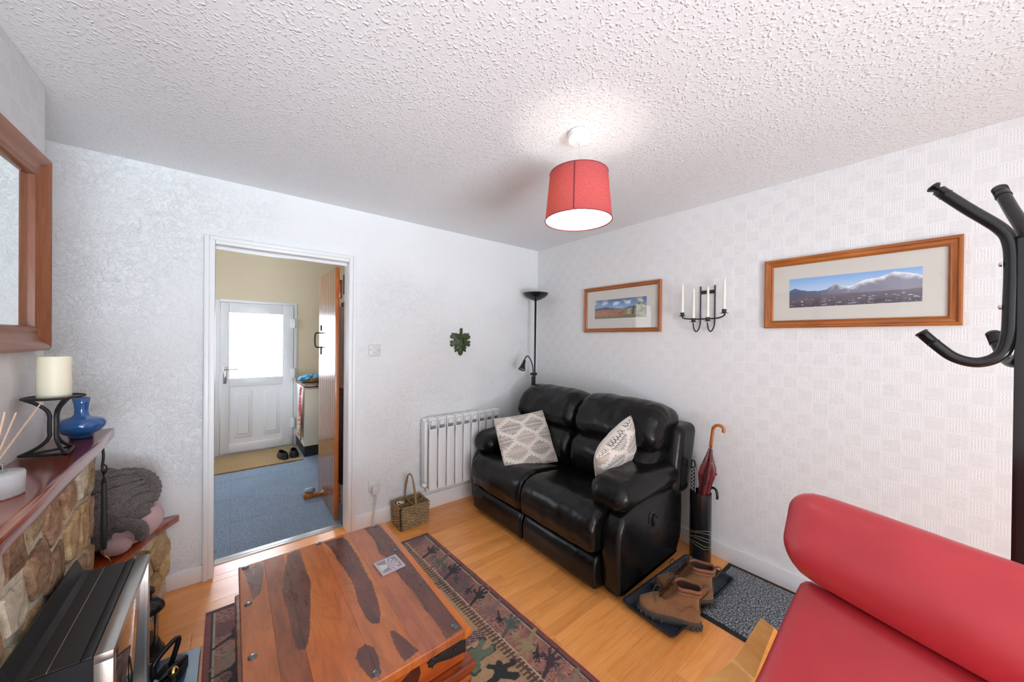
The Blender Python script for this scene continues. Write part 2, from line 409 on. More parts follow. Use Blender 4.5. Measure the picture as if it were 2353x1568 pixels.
# ================================================================== ROOM
RX, BY, H, AX = 2.51, 2.70, 2.35, -.95      # right wall, back wall, ceiling, alcove wall
BX = -.545                                   # chimney breast face
KY, KL, KR = 5.40, -1.0, 2.6                 # kitchen
b = BM(); box(b, (-1.1, -2.35, -.06), (2.65, 2.80, -.013)); floor = struct('floor', b, simple('underlay', (.2, .15, .1), .9))
yb = -2.2; row = 0
while yb < BY-.001:
    y1 = min(yb+.1935, BY); x = -1.0-(row*.43) % 1.29
    while x < RX:
        a, c = max(x, -1.0), min(x+1.29, RX)
        if c-a > .02:
            b = BM(); box(b, (a+.0004, yb+.0004, -.012), (c-.0004, y1-.0004, 0), .0006, 1); part('floor_board', b, MAT['lam'], floor, sm=None)
        x += 1.29
    yb += .1935; row += 1
b = BM(); box(b, (KL-.1, BY+.12, -.06), (KR+.1, KY+.1, -.010)); kf = struct('floor_kitchen', b, simple('screed', (.15, .15, .15), .9))
xk = KL
i = 0
while xk < KR:
    yk = BY+.20
    while yk < KY:
        b = BM(); box(b, (xk+.0006, yk+.0006, -.009), (min(xk+.5, KR)-.0006, min(yk+.5, KY)-.0006, .001+.0006*((i*7) % 3)), .001, 1); part('carpet_tile', b, MAT['carpet'], kf, sm=None); yk += .5; i += 1
    xk += .5
# ceiling with the stipple as material relief
b = BM(); box(b, (-1.1, -2.35, H), (2.65, BY+.02, H+.1)); struct('ceiling', b, MAT['ceil'])
b = BM(); box(b, (KL-.1, BY+.12, 2.72), (KR+.1, KY+.16, 2.80)); struct('ceiling_kitchen', b, simple('kitchen_ceiling_paint', (.78, .76, .70), .8))
# back wall with door opening
DL, DR, DT = -.078, .658, 1.965
b = BM()
box(b, (-1.1, BY, 0), (DL-.02, BY+.12, H)); box(b, (DR+.02, BY, 0), (2.65, BY+.12, H)); box(b, (DL-.02, BY, DT+.03), (DR+.02, BY+.12, H))
struct('wall_back', b, MAT['back'])
b = BM(); box(b, (RX, -2.35, 0), (RX+.12, BY, H)); struct('wall_right', b, MAT['right'])
b = BM(); box(b, (AX-.1, -2.35, 0), (AX, BY, H)); struct('wall_left', b, MAT['back'])
b = BM(); box(b, (AX, .30, 0), (BX, 2.115, H), .006); struct('wall_chimney_breast', b, MAT['right'])
# rear wall and its window
WX0, WX1, WZ0, WZ1 = -.85, 1.28, .22, 2.12
b = BM(); box(b, (AX, -2.30, 0), (WX0, -2.20, H)); box(b, (WX1, -2.30, 0), (RX, -2.20, H)); box(b, (WX0, -2.30, 0), (WX1, -2.20, WZ0)); box(b, (WX0, -2.30, WZ1), (WX1, -2.20, H)); struct('wall_rear', b, MAT['back'])
b = BM(); z0, z1 = WZ0, WZ1
for x in (WX0, (WX0+WX1)/2-.02, WX1-.05): box(b, (x, -2.27, z0), (x+.05, -2.23, z1), .004)
for z in (z0, z1-.05): box(b, (WX0, -2.27, z), (WX1, -2.23, z+.05), .004)
struct('window_rear', b, MAT['upvc'])
# kitchen shell
b = BM(); dx0, dx1, dz1 = -.155, .672, 1.865
box(b, (KL-.1, KY, 0), (dx0, KY+.15, 2.74)); box(b, (dx1, KY, 0), (KR, KY+.15, 2.74)); box(b, (dx0, KY, dz1), (dx1, KY+.15, 2.74)); struct('wall_kitchen_back', b, MAT['kitchen'])
b = BM(); box(b, (KL-.1, BY+.12, 0), (KL, 3.4, 2.74)); box(b, (KL-.1, 4.8, 0), (KL, KY, 2.74)); box(b, (KL-.1, 3.4, 0), (KL, 4.8, .95)); box(b, (KL-.1, 3.4, 2.15), (KL, 4.8, 2.74)); box(b, (KL, BY+.12, H+.02), (KR, BY+.16, 2.74)); struct('wall_kitchen_left', b, MAT['kitchen'])  # opening in the left wall is added to let the kitchen fill through
b = BM(); box(b, (KR, BY+.12, 0), (KR+.1, KY, 2.74)); struct('wall_kitchen_right', b, MAT['kitchen'])
# skirting
b = BM(); box(b, (.702, BY-.016, 0), (RX, BY, .122), .004)
struct('baseboard_back', b, MAT['paint'])
b = BM(); box(b, (-.40, BY-.016, 0), (-.122, BY, .095), .004); struct('baseboard_back_left', b, MAT['paint'])
b = BM(); box(b, (RX-.016, -2.2, 0), (RX, BY-.016, .104), .004); struct('baseboard_right', b, MAT['paint'])
# door frame: architraves, jambs, stop, threshold
b = BM(); box(b, (-.102, BY-.020, 0), (DL+.002, BY, 1.99), .004); box(b, (-.125, BY-.027, 0), (-.1015, BY, 2.008), .004)
box(b, (DR-.002, BY-.020, 0), (.6825, BY, 1.99), .004); box(b, (.682, BY-.027, 0), (.705, BY, 2.008), .004); box(b, (DL+.0025, BY-.0195, DT-.002), (DR-.0025, BY, 1.986), .004); box(b, (-.101, BY-.0265, 1.985), (.6815, BY, 2.0075), .004)
struct('trim_doorway', b, MAT['paint'])
b = BM(); box(b, (DL-.02, BY, 0), (DL, BY+.13, DT), .002); box(b, (DR, BY, 0), (DR+.02, BY+.13, DT), .002); box(b, (DL-.02, BY, DT), (DR+.02, BY+.13, DT+.03), .002)
box(b, (DL, BY+.05, 1.945), (DR, BY+.07, DT), .003)
struct('trim_door_lining', b, MAT['paint'])
b = BM(); box(b, (DL, BY, -.012), (DR, BY+.125, .0), .001); part('floor_board', b, MAT['lam'], floor, sm=None)
b = BM(); box(b, (DL, BY+.125, -.012), (DR, BY+.150, .005), .003); box(b, (DL, BY+.151, -.012), (DR, BY+.20, .0025), .002); struct('trim_threshold', b, simple('threshold_metal', (.62, .62, .65), .3, .6))
# ---- white part-glazed back door
b = BM(); t0 = KY-.01
box(b, (dx0-.004, t0-.004, 0), (-.105, KY+.06, dz1-.002), .004); box(b, (.640, t0-.004, 0), (dx1+.004, KY+.06, dz1+.004), .004); box(b, (-.105, t0-.004, 1.835), (.640, KY+.06, dz1+.004), .004); box(b, (-.105, t0, 0), (.640, KY+.06, .016), .003)
box(b, (-.118, KY+.032, .002), (-.084, KY+.056, 1.85)); box(b, (.618, KY+.032, .002), (.652, KY+.056, 1.85)); box(b, (-.10, KY+.032, 1.815), (.63, KY+.056, 1.85)); box(b, (-.10, KY+.032, .002), (.63, KY+.056, .035))
dr = struct('door_kitchen', b, MAT['upvc'])
b = BM(); y0, y1 = KY-.03, KY+.03
gx0, gx1, gz0, gz1 = -.018, .515, .918, 1.708
box(b, (-.100, y0, .020), (gx0, y1, 1.830), .005); box(b, (gx1, y0, .020), (.635, y1, 1.830), .005); box(b, (gx0, y0, gz1), (gx1, y1, 1.830), .005); box(b, (gx0, y0, .815), (gx1, y1, gz0), .005); box(b, (gx0, y0, .020), (gx1, y1, .12), .005)
part('leaf', b, MAT['upvc'], dr)
b = BM(); box(b, (gx0, y0+.012, .12), (gx1, y1, .815)); part('lower_panel', b, MAT['upvc'], dr)
for x0, x1 in ((.030, .203), (.317, .490)):
    b = BM(); box(b, (x0, y0+.006, .19), (x1, y0+.02, .757), .004); box(b, (x0+.028, y0-.002, .23), (x1-.028, y0+.02, .72), .009, 1); part('raised_panel', b, MAT['upvc'], dr)
t = NT('frosted_glass'); t.set(color=(.95, .97, 1), rough=.5)
tr = t.n('BsdfTranslucent', {'Color': (.95, .97, 1)}); gl = t.n('BsdfGlossy', {'Color': (1, 1, 1), 'Roughness': .3}); mx = t.n('MixShader', {0: .06, 1: tr.outputs[0], 2: gl.outputs[0]}); t.t.links.new(mx.outputs[0], t.out.inputs[0])
b = BM(); box(b, (gx0+.001, KY-.004, gz0+.001), (gx1-.001, KY, gz1-.001)); part('pane', b, t.m, dr, sm=None)
b = BM(); box(b, (-.075, y0-.008, .86), (-.045, y0+.002, 1.06), .004); tube(b, [(-.06, y0, 1.03), (-.06, y0-.045, 1.03), (.065, y0-.048, 1.03)], .009, 8); h = part('handle', b, MAT['chrome'], dr)
for z in (1.60, .95, .30):
    b = BM(); box(b, (.60, y0-.014, z-.06), (.66, y0, z+.06), .004); tube(b, [(.648, y0-.016, z-.065), (.648, y0-.016, z+.065)], .010, 8); part('hinge', b, MAT['upvc'], dr)

# ---- plank door, open into the kitchen
dn = struct('door_plank', (lambda b: (box(b, (.6335, 2.935, .02), (.648, 3.565, 1.962), .001), b)[1])(BM()), MAT['door_edge'])
ny = 8; wdt = (3.565-2.935)/ny
for i in range(ny):
    b = BM(); box(b, (.620, 2.935+wdt*i+.001, .02), (.634, 2.935+wdt*(i+1)-.001, 1.962), .0035, 1); part('board', b, MAT['door'], dn)
b = BM(); box(b, (.620, 2.928, .02), (.648, 2.935, 1.962), .001); part('edge_strip', b, MAT['door_edge'], dn)
for z in (.20, 1.80):
    b = BM(); box(b, (.648, 2.95, z-.07), (.672, 3.55, z+.07), .003); part('ledge', b, MAT['trunk'], dn)
b = BM(); tube(b, smooth_path([(.620, 3.47, 1.46), (.585, 3.47, 1.46), (.572, 3.47, 1.44), (.572, 3.47, 1.36), (.585, 3.47, 1.335), (.620, 3.47, 1.335)], 4), .006, 8)
box(b, (.614, 3.455, 1.48), (.621, 3.485, 1.53), .002); box(b, (.614, 3.455, 1.27), (.621, 3.485, 1.335), .002); tube(b, [(.615, 3.47, 1.27), (.615, 3.47, 1.53)], .004, 6)
part('pull_handle', b, MAT['iron'], dn)
b = BM(); box(b, (.6605, 2.872, 1.75), (.6735, 2.880, 1.90), .002); box(b, (.6605, 2.85, 1.66), (.669, 2.935, 1.69), .002); part('hinge', b, MAT['iron'], dn)

# ---- chimney surround of rough stone
def clip(poly, a, bb, c):
    out = []; n = len(poly)
    for i in range(n):
        p, q = poly[i], poly[(i+1) % n]; dp = a*p[0]+bb*p[1]-c; dq = a*q[0]+bb*q[1]-c
        if dp <= 0: out.append(p)
        if dp*dq < 0: t_ = dp/(dp-dq); out.append((p[0]+(q[0]-p[0])*t_, p[1]+(q[1]-p[1])*t_))
    return out
def stones(u0, u1, v0, v1, nu, nv, to3, parent, mats, gap, seed, skew=0., depth=.022, clipf=None):
    r = random.Random(seed); S = []
    for j in range(-1, nv+1):
        for i in range(-1, nu+1):
            S.append((u0+(i+.5+(.5 if j % 2 else 0)+r.uniform(-.32, .32))*(u1-u0)/nu, v0+(j+.5+r.uniform(-.33, .33))*(v1-v0)/nv))
    for k, (x, y) in enumerate(S):
        if not (u0-.03 < x < u1+.03 and v0-.03 < y < v1+.03): continue
        poly = [(u0, v0), (u1, v0), (u1, v1), (u0, v1)]
        for m, (X, Y) in enumerate(S):
            if m == k: continue
            a_, b_ = X-x, Y-y; d2 = hypot(a_, b_)
            if d2 > .8: continue
            poly = clip(poly, a_/d2, b_/d2, ((X*X+Y*Y-x*x-y*y)/2)/d2-gap*r.uniform(.6, 1.3))
            if len(poly) < 3: break
        if len(poly) < 3: continue
        if clipf: 
            for cf in clipf: poly = clip(poly, *cf)
            if len(poly) < 3: continue
        # densify + roughen the outline
        pts = []
        for i in range(len(poly)):
            p, q = poly[i], poly[(i+1) % len(poly)]; l = hypot(q[0]-p[0], q[1]-p[1]); nn = max(1, int(l/.05))
            for s in range(nn): tt = s/nn; pts.append((p[0]+(q[0]-p[0])*tt+r.uniform(-.004, .004), p[1]+(q[1]-p[1])*tt+r.uniform(-.004, .004)))
        if len(pts) < 3: continue
        cx = sum(p[0] for p in pts)/len(pts); cy = sum(p[1] for p in pts)/len(pts); dz = depth*r.uniform(.6, 1.25); b = BM(); n = len(pts)
        A = [b.verts.new(to3(p[0], p[1], -.03)) for p in pts]; B_ = [b.verts.new(to3(p[0], p[1], dz*.55)) for p in pts]
        D = [b.verts.new(to3(cx+(p[0]-cx)*.90, cy+(p[1]-cy)*.90, dz*r.uniform(.80, 1.05))) for p in pts]; D2 = [b.verts.new(to3(cx+(p[0]-cx)*.5, cy+(p[1]-cy)*.5, dz*r.uniform(.8, 1.25))) for p in pts]; ce = b.verts.new(to3(cx, cy, dz*r.uniform(.8, 1.2)))
        for R0, R1 in ((A, B_), (B_, D), (D, D2)):
            for i in range(n): b.faces.new((R0[i], R0[(i+1) % n], R1[(i+1) % n], R1[i]))
        for i in range(n): b.faces.new((D2[i], D2[(i+1) % n], ce))
        part('stone', b, r.choice(mats), parent, sm=30)
fs = thing('fireplace_surround', 'rough tan and brown stone fireplace surround under the varnished shelf', 'fireplace', (-.49, 1.3, 0))
b = BM(); box(b, (BX+.001, .45, .031), (-.4475, 2.20, .973), .004); part('mortar', b, MAT['mortar'], fs)
stones(.46, 2.195, .05, .965, 14, 5, lambda u, v, d: (-.450+d, u, v), fs, STN, .013, 21, depth=.018)
# mantel shelf
ms = thing('mantel_shelf', 'glossy varnished red-brown wooden shelf along the stone fireplace', 'shelf', (-.46, 1.3, .975))
b = BM(); prism(b, [(BX+.001, .42), (-.345, .42), (-.355, 1.18), (-.385, 2.02), (-.398, 2.285), (-.41, 2.292), (BX+.001, 2.235)], 2, .976, 1.015, .004); part('board', b, MAT['mahog'], ms)
# alcove bench in stone with wooden top
bn = thing('alcove_bench', 'low pale stone bench with varnished wooden top in the alcove beside the doorway', 'bench', (-.55, 2.45, 0))
A_ = Vector((-.265, 2.675)); B__ = Vector((-.475, 2.16)); dd = (A_-B__).normalized(); nn_ = Vector((dd.y, -dd.x))
b = BM(); prism(b, [(AX+.001, 2.21), (-.50, 2.21), (B__.x+.0, B__.y+.055), (A_.x-.02, A_.y), (A_.x-.01, 2.68), (AX+.001, 2.68)], 2, .0, .383)
part('mortar', b, MAT['mortar'], bn)
def tb(u, v, d):
    rec = .05*max(0, (.13-v)/.13)**1.5*(u/.55); p = B__+dd*u+nn_*(d-rec-.004); return (p.x, p.y, v)
stones(0.055, .555, .004, .378, 3, 3, tb, bn, STB, .006, 12, depth=.02)
b = BM(); prism(b, [(AX+.001, 2.205), (-.425, 2.205), (-.325, 2.46), (-.300, 2.54), (-.222, 2.682), (-.232, 2.697), (AX+.001, 2.697)], 2, .384, .418, .004); part('top_board', b, MAT['mahog'], bn)
# hearth slab
b = BM(); prism(b, [(BX+.10, .5), (-.10, .5), (-.10, 2.085), (BX+.10, 2.115)], 2, .0, .030, .003); one('hearth_slab', b, simple('blue_slate', (.035, .085, .15), .45, bs=30, bd=.0006), 'flat blue slate hearth slab on the floor beside the rug', 'hearth')

# ================================================================== MIRROR
mi = thing('wall_mirror', 'mirror in a wide moulded pine frame above the fireplace shelf', 'mirror', (BX, 1.45, 1.374))
my0, my1, mz0, mz1 = .95, 2.035, 1.365, 2.050
def rail(p0, p1, inner, mat, nm):
    """moulded rail between outer corner points, inner = vector toward the middle"""
    prof = [(0, .0), (0, .030), (.010, .038), (.022, .034), (.035, .024), (.06, .018), (.075, .026), (.082, .020), (.086, .006), (.086, 0)]
    b = BM(); p0 = Vector(p0); p1 = Vector(p1); inn = Vector(inner); along = (p1-p0).normalized(); R0 = []; R1 = []
    for w_, h_ in prof:
        R0.append(b.verts.new(p0+inn*w_+along*w_+Vector((h_, 0, 0)))); R1.append(b.verts.new(p1+inn*w_-along*w_+Vector((h_, 0, 0))))
    n = len(prof)
    for i in range(n): b.faces.new((R0[i], R0[(i+1) % n], R1[(i+1) % n], R1[i]))
    b.faces.new(R0); b.faces.new(R1[::-1]); part(nm, b, mat, mi, sm=30)
x_ = BX+.001
rail((x_, my1, mz0), (x_, my1, mz1), (0, -1, 0), MAT['mframe'], 'frame_side'); rail((x_, my0, mz0), (x_, my0, mz1), (0, 1, 0), MAT['mframe'], 'frame_side')
rail((x_, my0, mz1), (x_, my1, mz1), (0, 0, -1), MAT['mframeY'], 'frame_top'); rail((x_, my0, mz0), (x_, my1, mz0), (0, 0, 1), MAT['mframeY'], 'frame_bottom')
b = BM(); box(b, (x_, my0+.07, mz0+.07), (x_+.005, my1-.07, mz1-.07)); part('glass', b, simple('mirror_glass', (.86, .90, .89), .01, 1.), mi, sm=None)

# ================================================================== PICTURES
def frame_pic(nm, label, y0, y1, z0, z1, iy0, iy1, iz0, iz1, w_, paint):
    t_ = thing(nm, label, 'picture', (RX, (y0+y1)/2, z0)); x0 = RX-.001
    prof = [(0, 0), (0, .018), (w_*.15, .022), (w_*.3, .021), (w_*.42, .015), (w_*.75, .013), (w_*.85, .016), (w_, .010), (w_, 0)]
    def rl(p0, p1, inner, mat, n_):
        b = BM(); p0 = Vector(p0); p1 = Vector(p1); inn = Vector(inner); al = (p1-p0).normalized(); R0 = []; R1 = []
        for a, h in prof: R0.append(b.verts.new(p0+inn*a+al*a+Vector((-h, 0, 0)))); R1.append(b.verts.new(p1+inn*a-al*a+Vector((-h, 0, 0))))
        n = len(prof)
        for i in range(n): b.faces.new((R0[i], R0[(i+1) % n], R1[(i+1) % n], R1[i]))
        b.faces.new(R0); b.faces.new(R1[::-1]); part(n_, b, mat, t_, sm=30)
    rl((x0, y0, z0), (x0, y0, z1), (0, 1, 0), MAT['pineZ'], 'frame_side'); rl((x0, y1, z0), (x0, y1, z1), (0, -1, 0), MAT['pineZ'], 'frame_side')
    rl((x0, y0, z1), (x0, y1, z1), (0, 0, -1), MAT['pineY'], 'frame_top'); rl((x0, y0, z0), (x0, y1, z0), (0, 0, 1), MAT['pineY'], 'frame_bottom')
    b = BM(); box(b, (x0-.004, y0+w_*.8, z0+w_*.8), (x0, y1-w_*.8, z1-w_*.8)); part('mount', b, simple('cream_mount', (.66, .63, .57), .8), t_, sm=None)
    nu, nv = int((iy1-iy0)/.0022), int((iz1-iz0)/.0022); u = np.linspace(0, 1, nu); v = np.linspace(0, 1, nv); U, V = np.meshgrid(u, v)
    P = np.zeros((nv, nu, 3)); P[..., 0] = x0-.0048; P[..., 1] = iy1-(iy1-iy0)*U; P[..., 2] = iz0+(iz1-iz0)*V; me = grid_sheet(P-np.array(t_.location), paint(U, V))
    part('photograph', me, MAT['print'], t_, sm=None)
    t = NT('picture_glass'); tb_ = t.n('BsdfTransparent', {'Color': (1, 1, 1)}); g = t.n('BsdfGlossy', {'Color': (1, 1, 1), 'Roughness': .02}); fr = t.n('Fresnel', {'IOR': 1.45}); m = t.n('MixShader', {0: fr.outputs[0], 1: tb_.outputs[0], 2: g.outputs[0]}); t.t.links.new(m.outputs[0], t.out.inputs[0])
    b = BM(); vs = [b.verts.new((x0-.008, a, c)) for a, c in ((y0+w_*.8, z0+w_*.8), (y1-w_*.8, z0+w_*.8), (y1-w_*.8, z1-w_*.8), (y0+w_*.8, z1-w_*.8))]; b.faces.new(vs); part('glass', b, t.m, t_, sm=None, norm=False)
def lerp(a, b, t): t = np.clip(t, 0, 1)[..., None]; return a*(1-t)+b*t
def paint1(U, V):
    s = lerp(L('#6f9fd0'), L('#274a78'), (V-.6)/.4+.3*(fbm(U*6, V*3, 3, 1)-.5)); cl = np.clip((fbm(U*9, V*5, 5, 3)-.48)*5, 0, 1)*np.clip(1.25-abs(V-.72)*4, 0, 1); c = lerp(s, L('#dfe6ee'), cl)
    ridge = .50+.10*fbm(U*14, U*0, 4, 8)+.06*np.sin(U*9); m = V < ridge; c[m] = L('#2b3440'); g = V < (.46+.02*fbm(U*10, U*0, 2, 4))
    gc = lerp(L('#b86f42'), L('#6b4a34'), fbm(U*16, V*9, 5, 6)*1.6-.4); gc = lerp(gc, L('#55603f'), np.clip((.22-V)*6+fbm(U*20, V*12, 4, 7)-.6, 0, 1)); c[g] = gc[g]
    wgt = fbm(U*22, V*10, 4, 9)
    r1 = inpoly(U, V, [(.60, .20), (.64, .42), (.72, .52), (.76, .50), (.74, .30), (.70, .16)]); r2 = inpoly(U, V, [(.80, .02), (.78, .40), (.80, .70), (.88, .80), (.95, .72), (1.01, .5), (1.01, .02)])
    rc = lerp(L('#a8a375'), L('#5d5b3c'), wgt*1.8-.5); c[r1 | r2] = rc[r1 | r2]; c[inpoly(U, V, [(.74, .16), (.755, .45), (.80, .62), (.78, .2)])] = L('#38323a')
    c[(inpoly(U, V, [(.40, .32), (.60, .30), (.60, .24), (.44, .26)])) & (wgt > .5)] = L('#4a2a20'); return c
def paint2(U, V):
    c = lerp(L('#cfe0f0'), L('#7fb0e6'), (V-.35)/.65)
    prof = np.interp(U, [0, .05, .10, .16, .25, .32, .40, .44, .50, .55, .62, .72, .82, .88, .93, 1.0], [.60, .67, .60, .55, .52, .55, .74, .64, .60, .66, .76, .80, .92, .88, .84, .74])+.02*(fbm(U*30, U*0, 3, 2)-.5)
    m = V < prof; dep = prof-V; snow = np.clip(1-dep/.16+1.3*(fbm(U*24, V*10, 4, 5)-.5), 0, 1)*(np.clip((U-.33)*8, 0, 1)); mc = lerp(L('#55617c'), L('#8e8f9e'), np.clip(U*1.3+fbm(U*10, V*8, 3, 3)*.4-.3, 0, 1)); mc = lerp(mc, L('#eef2f8'), snow)
    c[m] = mc[m]; g = V < .38+.03*(fbm(U*8, U*0, 3, 1)-.5); gc = lerp(L('#6f6570'), L('#453f48'), (.38-V)/.38+.8*(fbm(U*30, V*14, 4, 4)-.5)); lk = (fbm(U*26, V*60, 3, 12) > .72) & (V < .28); gc[lk] = L('#b9c4d6'); c[g] = gc[g]
    c[inpoly(U, V, [(.68, .06), (.70, .14), (.76, .16), (.76, .08), (.72, .03)])] = L('#4a3a3e'); return c
frame_pic('framed_photograph', 'smaller pine-framed photograph of rocks and brown moorland, left of the candle sconce', 1.336, 2.063, 1.491, 1.882, 1.456, 1.949, 1.607, 1.767, .032, paint1)
frame_pic('framed_photograph', 'pine-framed long photograph of snowy mountains, right of the candle sconce', -.045, .686, 1.502, 1.901, .0715, .568, 1.617, 1.780, .042, paint2)

# ================================================================== WALL THINGS
t_ = thing('light_switch', 'white single light switch on the back wall right of the doorway', 'switch', (.842, BY, 1.286))
b = BM(); box(b, (.799, BY-.009, 1.286), (.885, BY-.0005, 1.372), .004); part('plate', b, MAT['switch'], t_)
b = BM(); box(b, (.831, BY-.014, 1.312), (.853, BY-.008, 1.346), .003); part('rocker', b, MAT['switch'], t_)
for x in (.812, .872): b = BM(); lathe(b, [(.0035, 0), (.003, .001)], (x, BY-.009, 1.329), 10, (0, -1, 0), True, True); part('screw', b, MAT['grey_dark'], t_)
t_ = thing('wall_socket', 'white wall socket low on the back wall, left of the wicker basket', 'socket', (.846, BY, .262))
b = BM(); box(b, (.803, BY-.010, .262), (.889, BY-.0005, .348), .004); part('plate', b, MAT['switch'], t_)
t_ = thing('plug', 'white plug with a trailing flex in the wall socket', 'plug', (.845, BY-.03, .2))
b = BM(); box(b, (.822, BY-.045, .250), (.868, BY-.0101, .305), .006); part('body', b, MAT['switch'], t_)
b = BM(); tube(b, smooth_path([(.846, BY-.030, .252), (.848, BY-.034, .21), (.835, BY-.045, .13), (.826, BY-.055, .07), (.836, BY-.09, .015), (.875, BY-.16, .005), (.93, BY-.26, .005)], 6), .0042, 8); part('cable', b, simple('grey_flex', (.55, .53, .50), .5), t_)
# radiator
rd = thing('radiator', 'white electric panel radiator on the back wall, behind the left end of the sofa', 'radiator', (1.6, 2.62, .17))
b = BM(); box(b, (1.215, 2.655, .20), (1.965, 2.683, .765), .006); part('back_case', b, MAT['white'], rd)
for k in range(9):
    x0 = 1.238+.0795*k; b = BM()
    soft(b, (x0+.003, 2.585, .192), (x0+.0765, 2.612, .690), .012, 3); box(b, (x0+.02, 2.60, .21), (x0+.06, 2.665, .68), .004); box(b, (x0+.004, 2.592, .752), (x0+.0755, 2.665, .776), .008); box(b, (x0+.018, 2.589, .715), (x0+.062, 2.612, .752), .004)
    box(b, (x0+.006, 2.592, .68), (x0+.013, 2.66, .765), .002); box(b, (x0+.0665, 2.592, .68), (x0+.0735, 2.66, .765), .002); sct = part('section', b, MAT['white'], rd)
    b = BM(); box(b, (x0+.014, 2.618, .690), (x0+.066, 2.64, .752), .002); part('grille_slot', b, simple('slot_grey', (.30, .31, .33), .6) if k == 0 else bpy.data.materials['slot_grey'], sct)
b = BM(); box(b, (1.205, 2.60, .265), (1.232, 2.672, .752), .008); part('end_cap', b, MAT['white'], rd)
b = BM(); lathe(b, [(.0, 0), (.018, 0), (.020, .012), (.016, .03), (0, .031)], (1.216, 2.640, .235), 18, (0, -1, .25)); part('control_knob', b, MAT['white'], rd)
b = BM(); box(b, (1.25, 2.655, .155), (1.96, 2.682, .196), .003); part('lower_rail', b, MAT['white'], rd)
for x in (1.36, 1.85):
    b = BM(); box(b, (x, 2.683, .3), (x+.03, 2.6995, .6)); part('bracket', b, MAT['white'], rd)
# leaf
lf = thing('leaf_ornament', 'dark green leaf-shaped face plaque on the back wall above the radiator', 'ornament', (1.58, BY, 1.275))
half = [(0, -.118), (.018, -.105), (.022, -.082), (.030, -.078), (.055, -.086), (.052, -.062), (.062, -.050), (.050, -.038), (.062, -.030), (.088, -.040), (.102, -.022), (.092, -.008), (.106, .006), (.084, .016), (.066, .008), (.060, .022), (.072, .034), (.098, .036), (.100, .058), (.084, .066), (.086, .084), (.062, .078), (.044, .082), (.022, .072), (.006, .082), (.005, .112)]
poly = half+[(-x, z) for x, z in half[::-1] if x > 1e-6]
poly = poly[:len(half)]+[(.018, .122), (.012, .128), (-.006, .120)]+poly[len(half):]
b = BM(); cen = b.verts.new((1.58, BY-.034, 1.385)); R = []
for f_, d_ in ((1., .0006), (1., .010), (.93, .016), (.7, .022), (.35, .030)): R.append([b.verts.new((1.58+x*f_, BY-d_-.004*mnoise.noise(Vector((x*40, z*40, f_)))*(d_ > .001), 1.390+z*f_)) for x, z in poly])
n = len(poly)
for a, c in zip(R, R[1:]):
    for i in range(n): b.faces.new((a[i], a[(i+1) % n], c[(i+1) % n], c[i]))
for i in range(n): b.faces.new((R[-1][i], R[-1][(i+1) % n], cen))
MAT['leaf'] = simple('green_glaze', (.045, .065, .018), .45, bs=60, bd=.003, var=30)
part('leaf', b, MAT['leaf'], lf, sm=50)
b = BM(); tube(b, smooth_path([(1.535, BY-.030, 1.425), (1.56, BY-.035, 1.43), (1.585, BY-.036, 1.428), (1.61, BY-.035, 1.43), (1.635, BY-.030, 1.425)], 3), .006, 8); tube(b, [(1.590, BY-.034, 1.425), (1.592, BY-.046, 1.385), (1.590, BY-.034, 1.378)], .006, 8); tube(b, [(1.565, BY-.032, 1.355), (1.59, BY-.035, 1.35), (1.615, BY-.032, 1.355)], .004, 8); part('face', b, MAT['leaf'], lf)
# sconce
sn = thing('candle_sconce', 'black wrought-iron four-armed candle sconce between the two framed photographs', 'sconce', (RX-.02, 1.02, 1.488))
XB = RX-.006
b = BM()
for y in (1.057, .966):
    yc = 1.075 if y > 1 else .984
    tube(b, smooth_path([(XB, y, 1.795), (XB, y, 1.62), (XB-.002, y, 1.54), (XB-.02, y+.004, 1.500), (XB-.035, (y+yc)/2+.004, 1.486), (XB-.055, yc, 1.505), (XB-.07, yc, 1.545)], 5), .0042, 8)
part('upright', b, MAT['iron'], sn)
b = BM(); box(b, (XB-.004, .966, 1.742), (XB+.003, 1.057, 1.765), .002); part('cross_bar', b, MAT['iron'], sn)
b = BM(); tube(b, smooth_path([(XB-.062, 1.150, 1.592), (XB-.05, 1.145, 1.578), (XB-.02, 1.09, 1.572), (XB-.008, 1.01, 1.572), (XB-.02, .935, 1.575), (XB-.05, .890, 1.588), (XB-.062, .886, 1.600)], 6), .0045, 8); part('arm_bar', b, MAT['iron'], sn)
cups = [(1.150, 1.590, 'far left'), (1.075, 1.548, 'inner left'), (.984, 1.551, 'inner right'), (.886, 1.598, 'far right')]
for (y, z, nm), lab in zip(cups, ('leftmost', 'second from left', 'third from left', 'rightmost')):
    xx = XB-.064; b = BM(); lathe(b, [(0, 0), (.024, .002), (.025, .004), (.011, .005), (.0125, .006), (.0125, .028), (.0105, .028), (.0105, .008), (0, .008)], (xx, y, z), 20); part('cup', b, MAT['iron'], sn)
    ln = .232; b = BM(); lathe(b, [(0, .009), (.0098, .009), (.0096, .04), (.0075, ln-.03), (.0062, ln-.006), (.002, ln), (0, ln)], (xx, y, z), 16); tube(b, [(xx, y, z+ln-.001), (xx+.001, y, z+ln+.01)], .0009, 5)
    one('taper_candle', b, MAT['wax2'], 'ivory taper candle, %s of four in the iron wall sconce' % lab, 'candle', 'taper candles in the wall sconce')

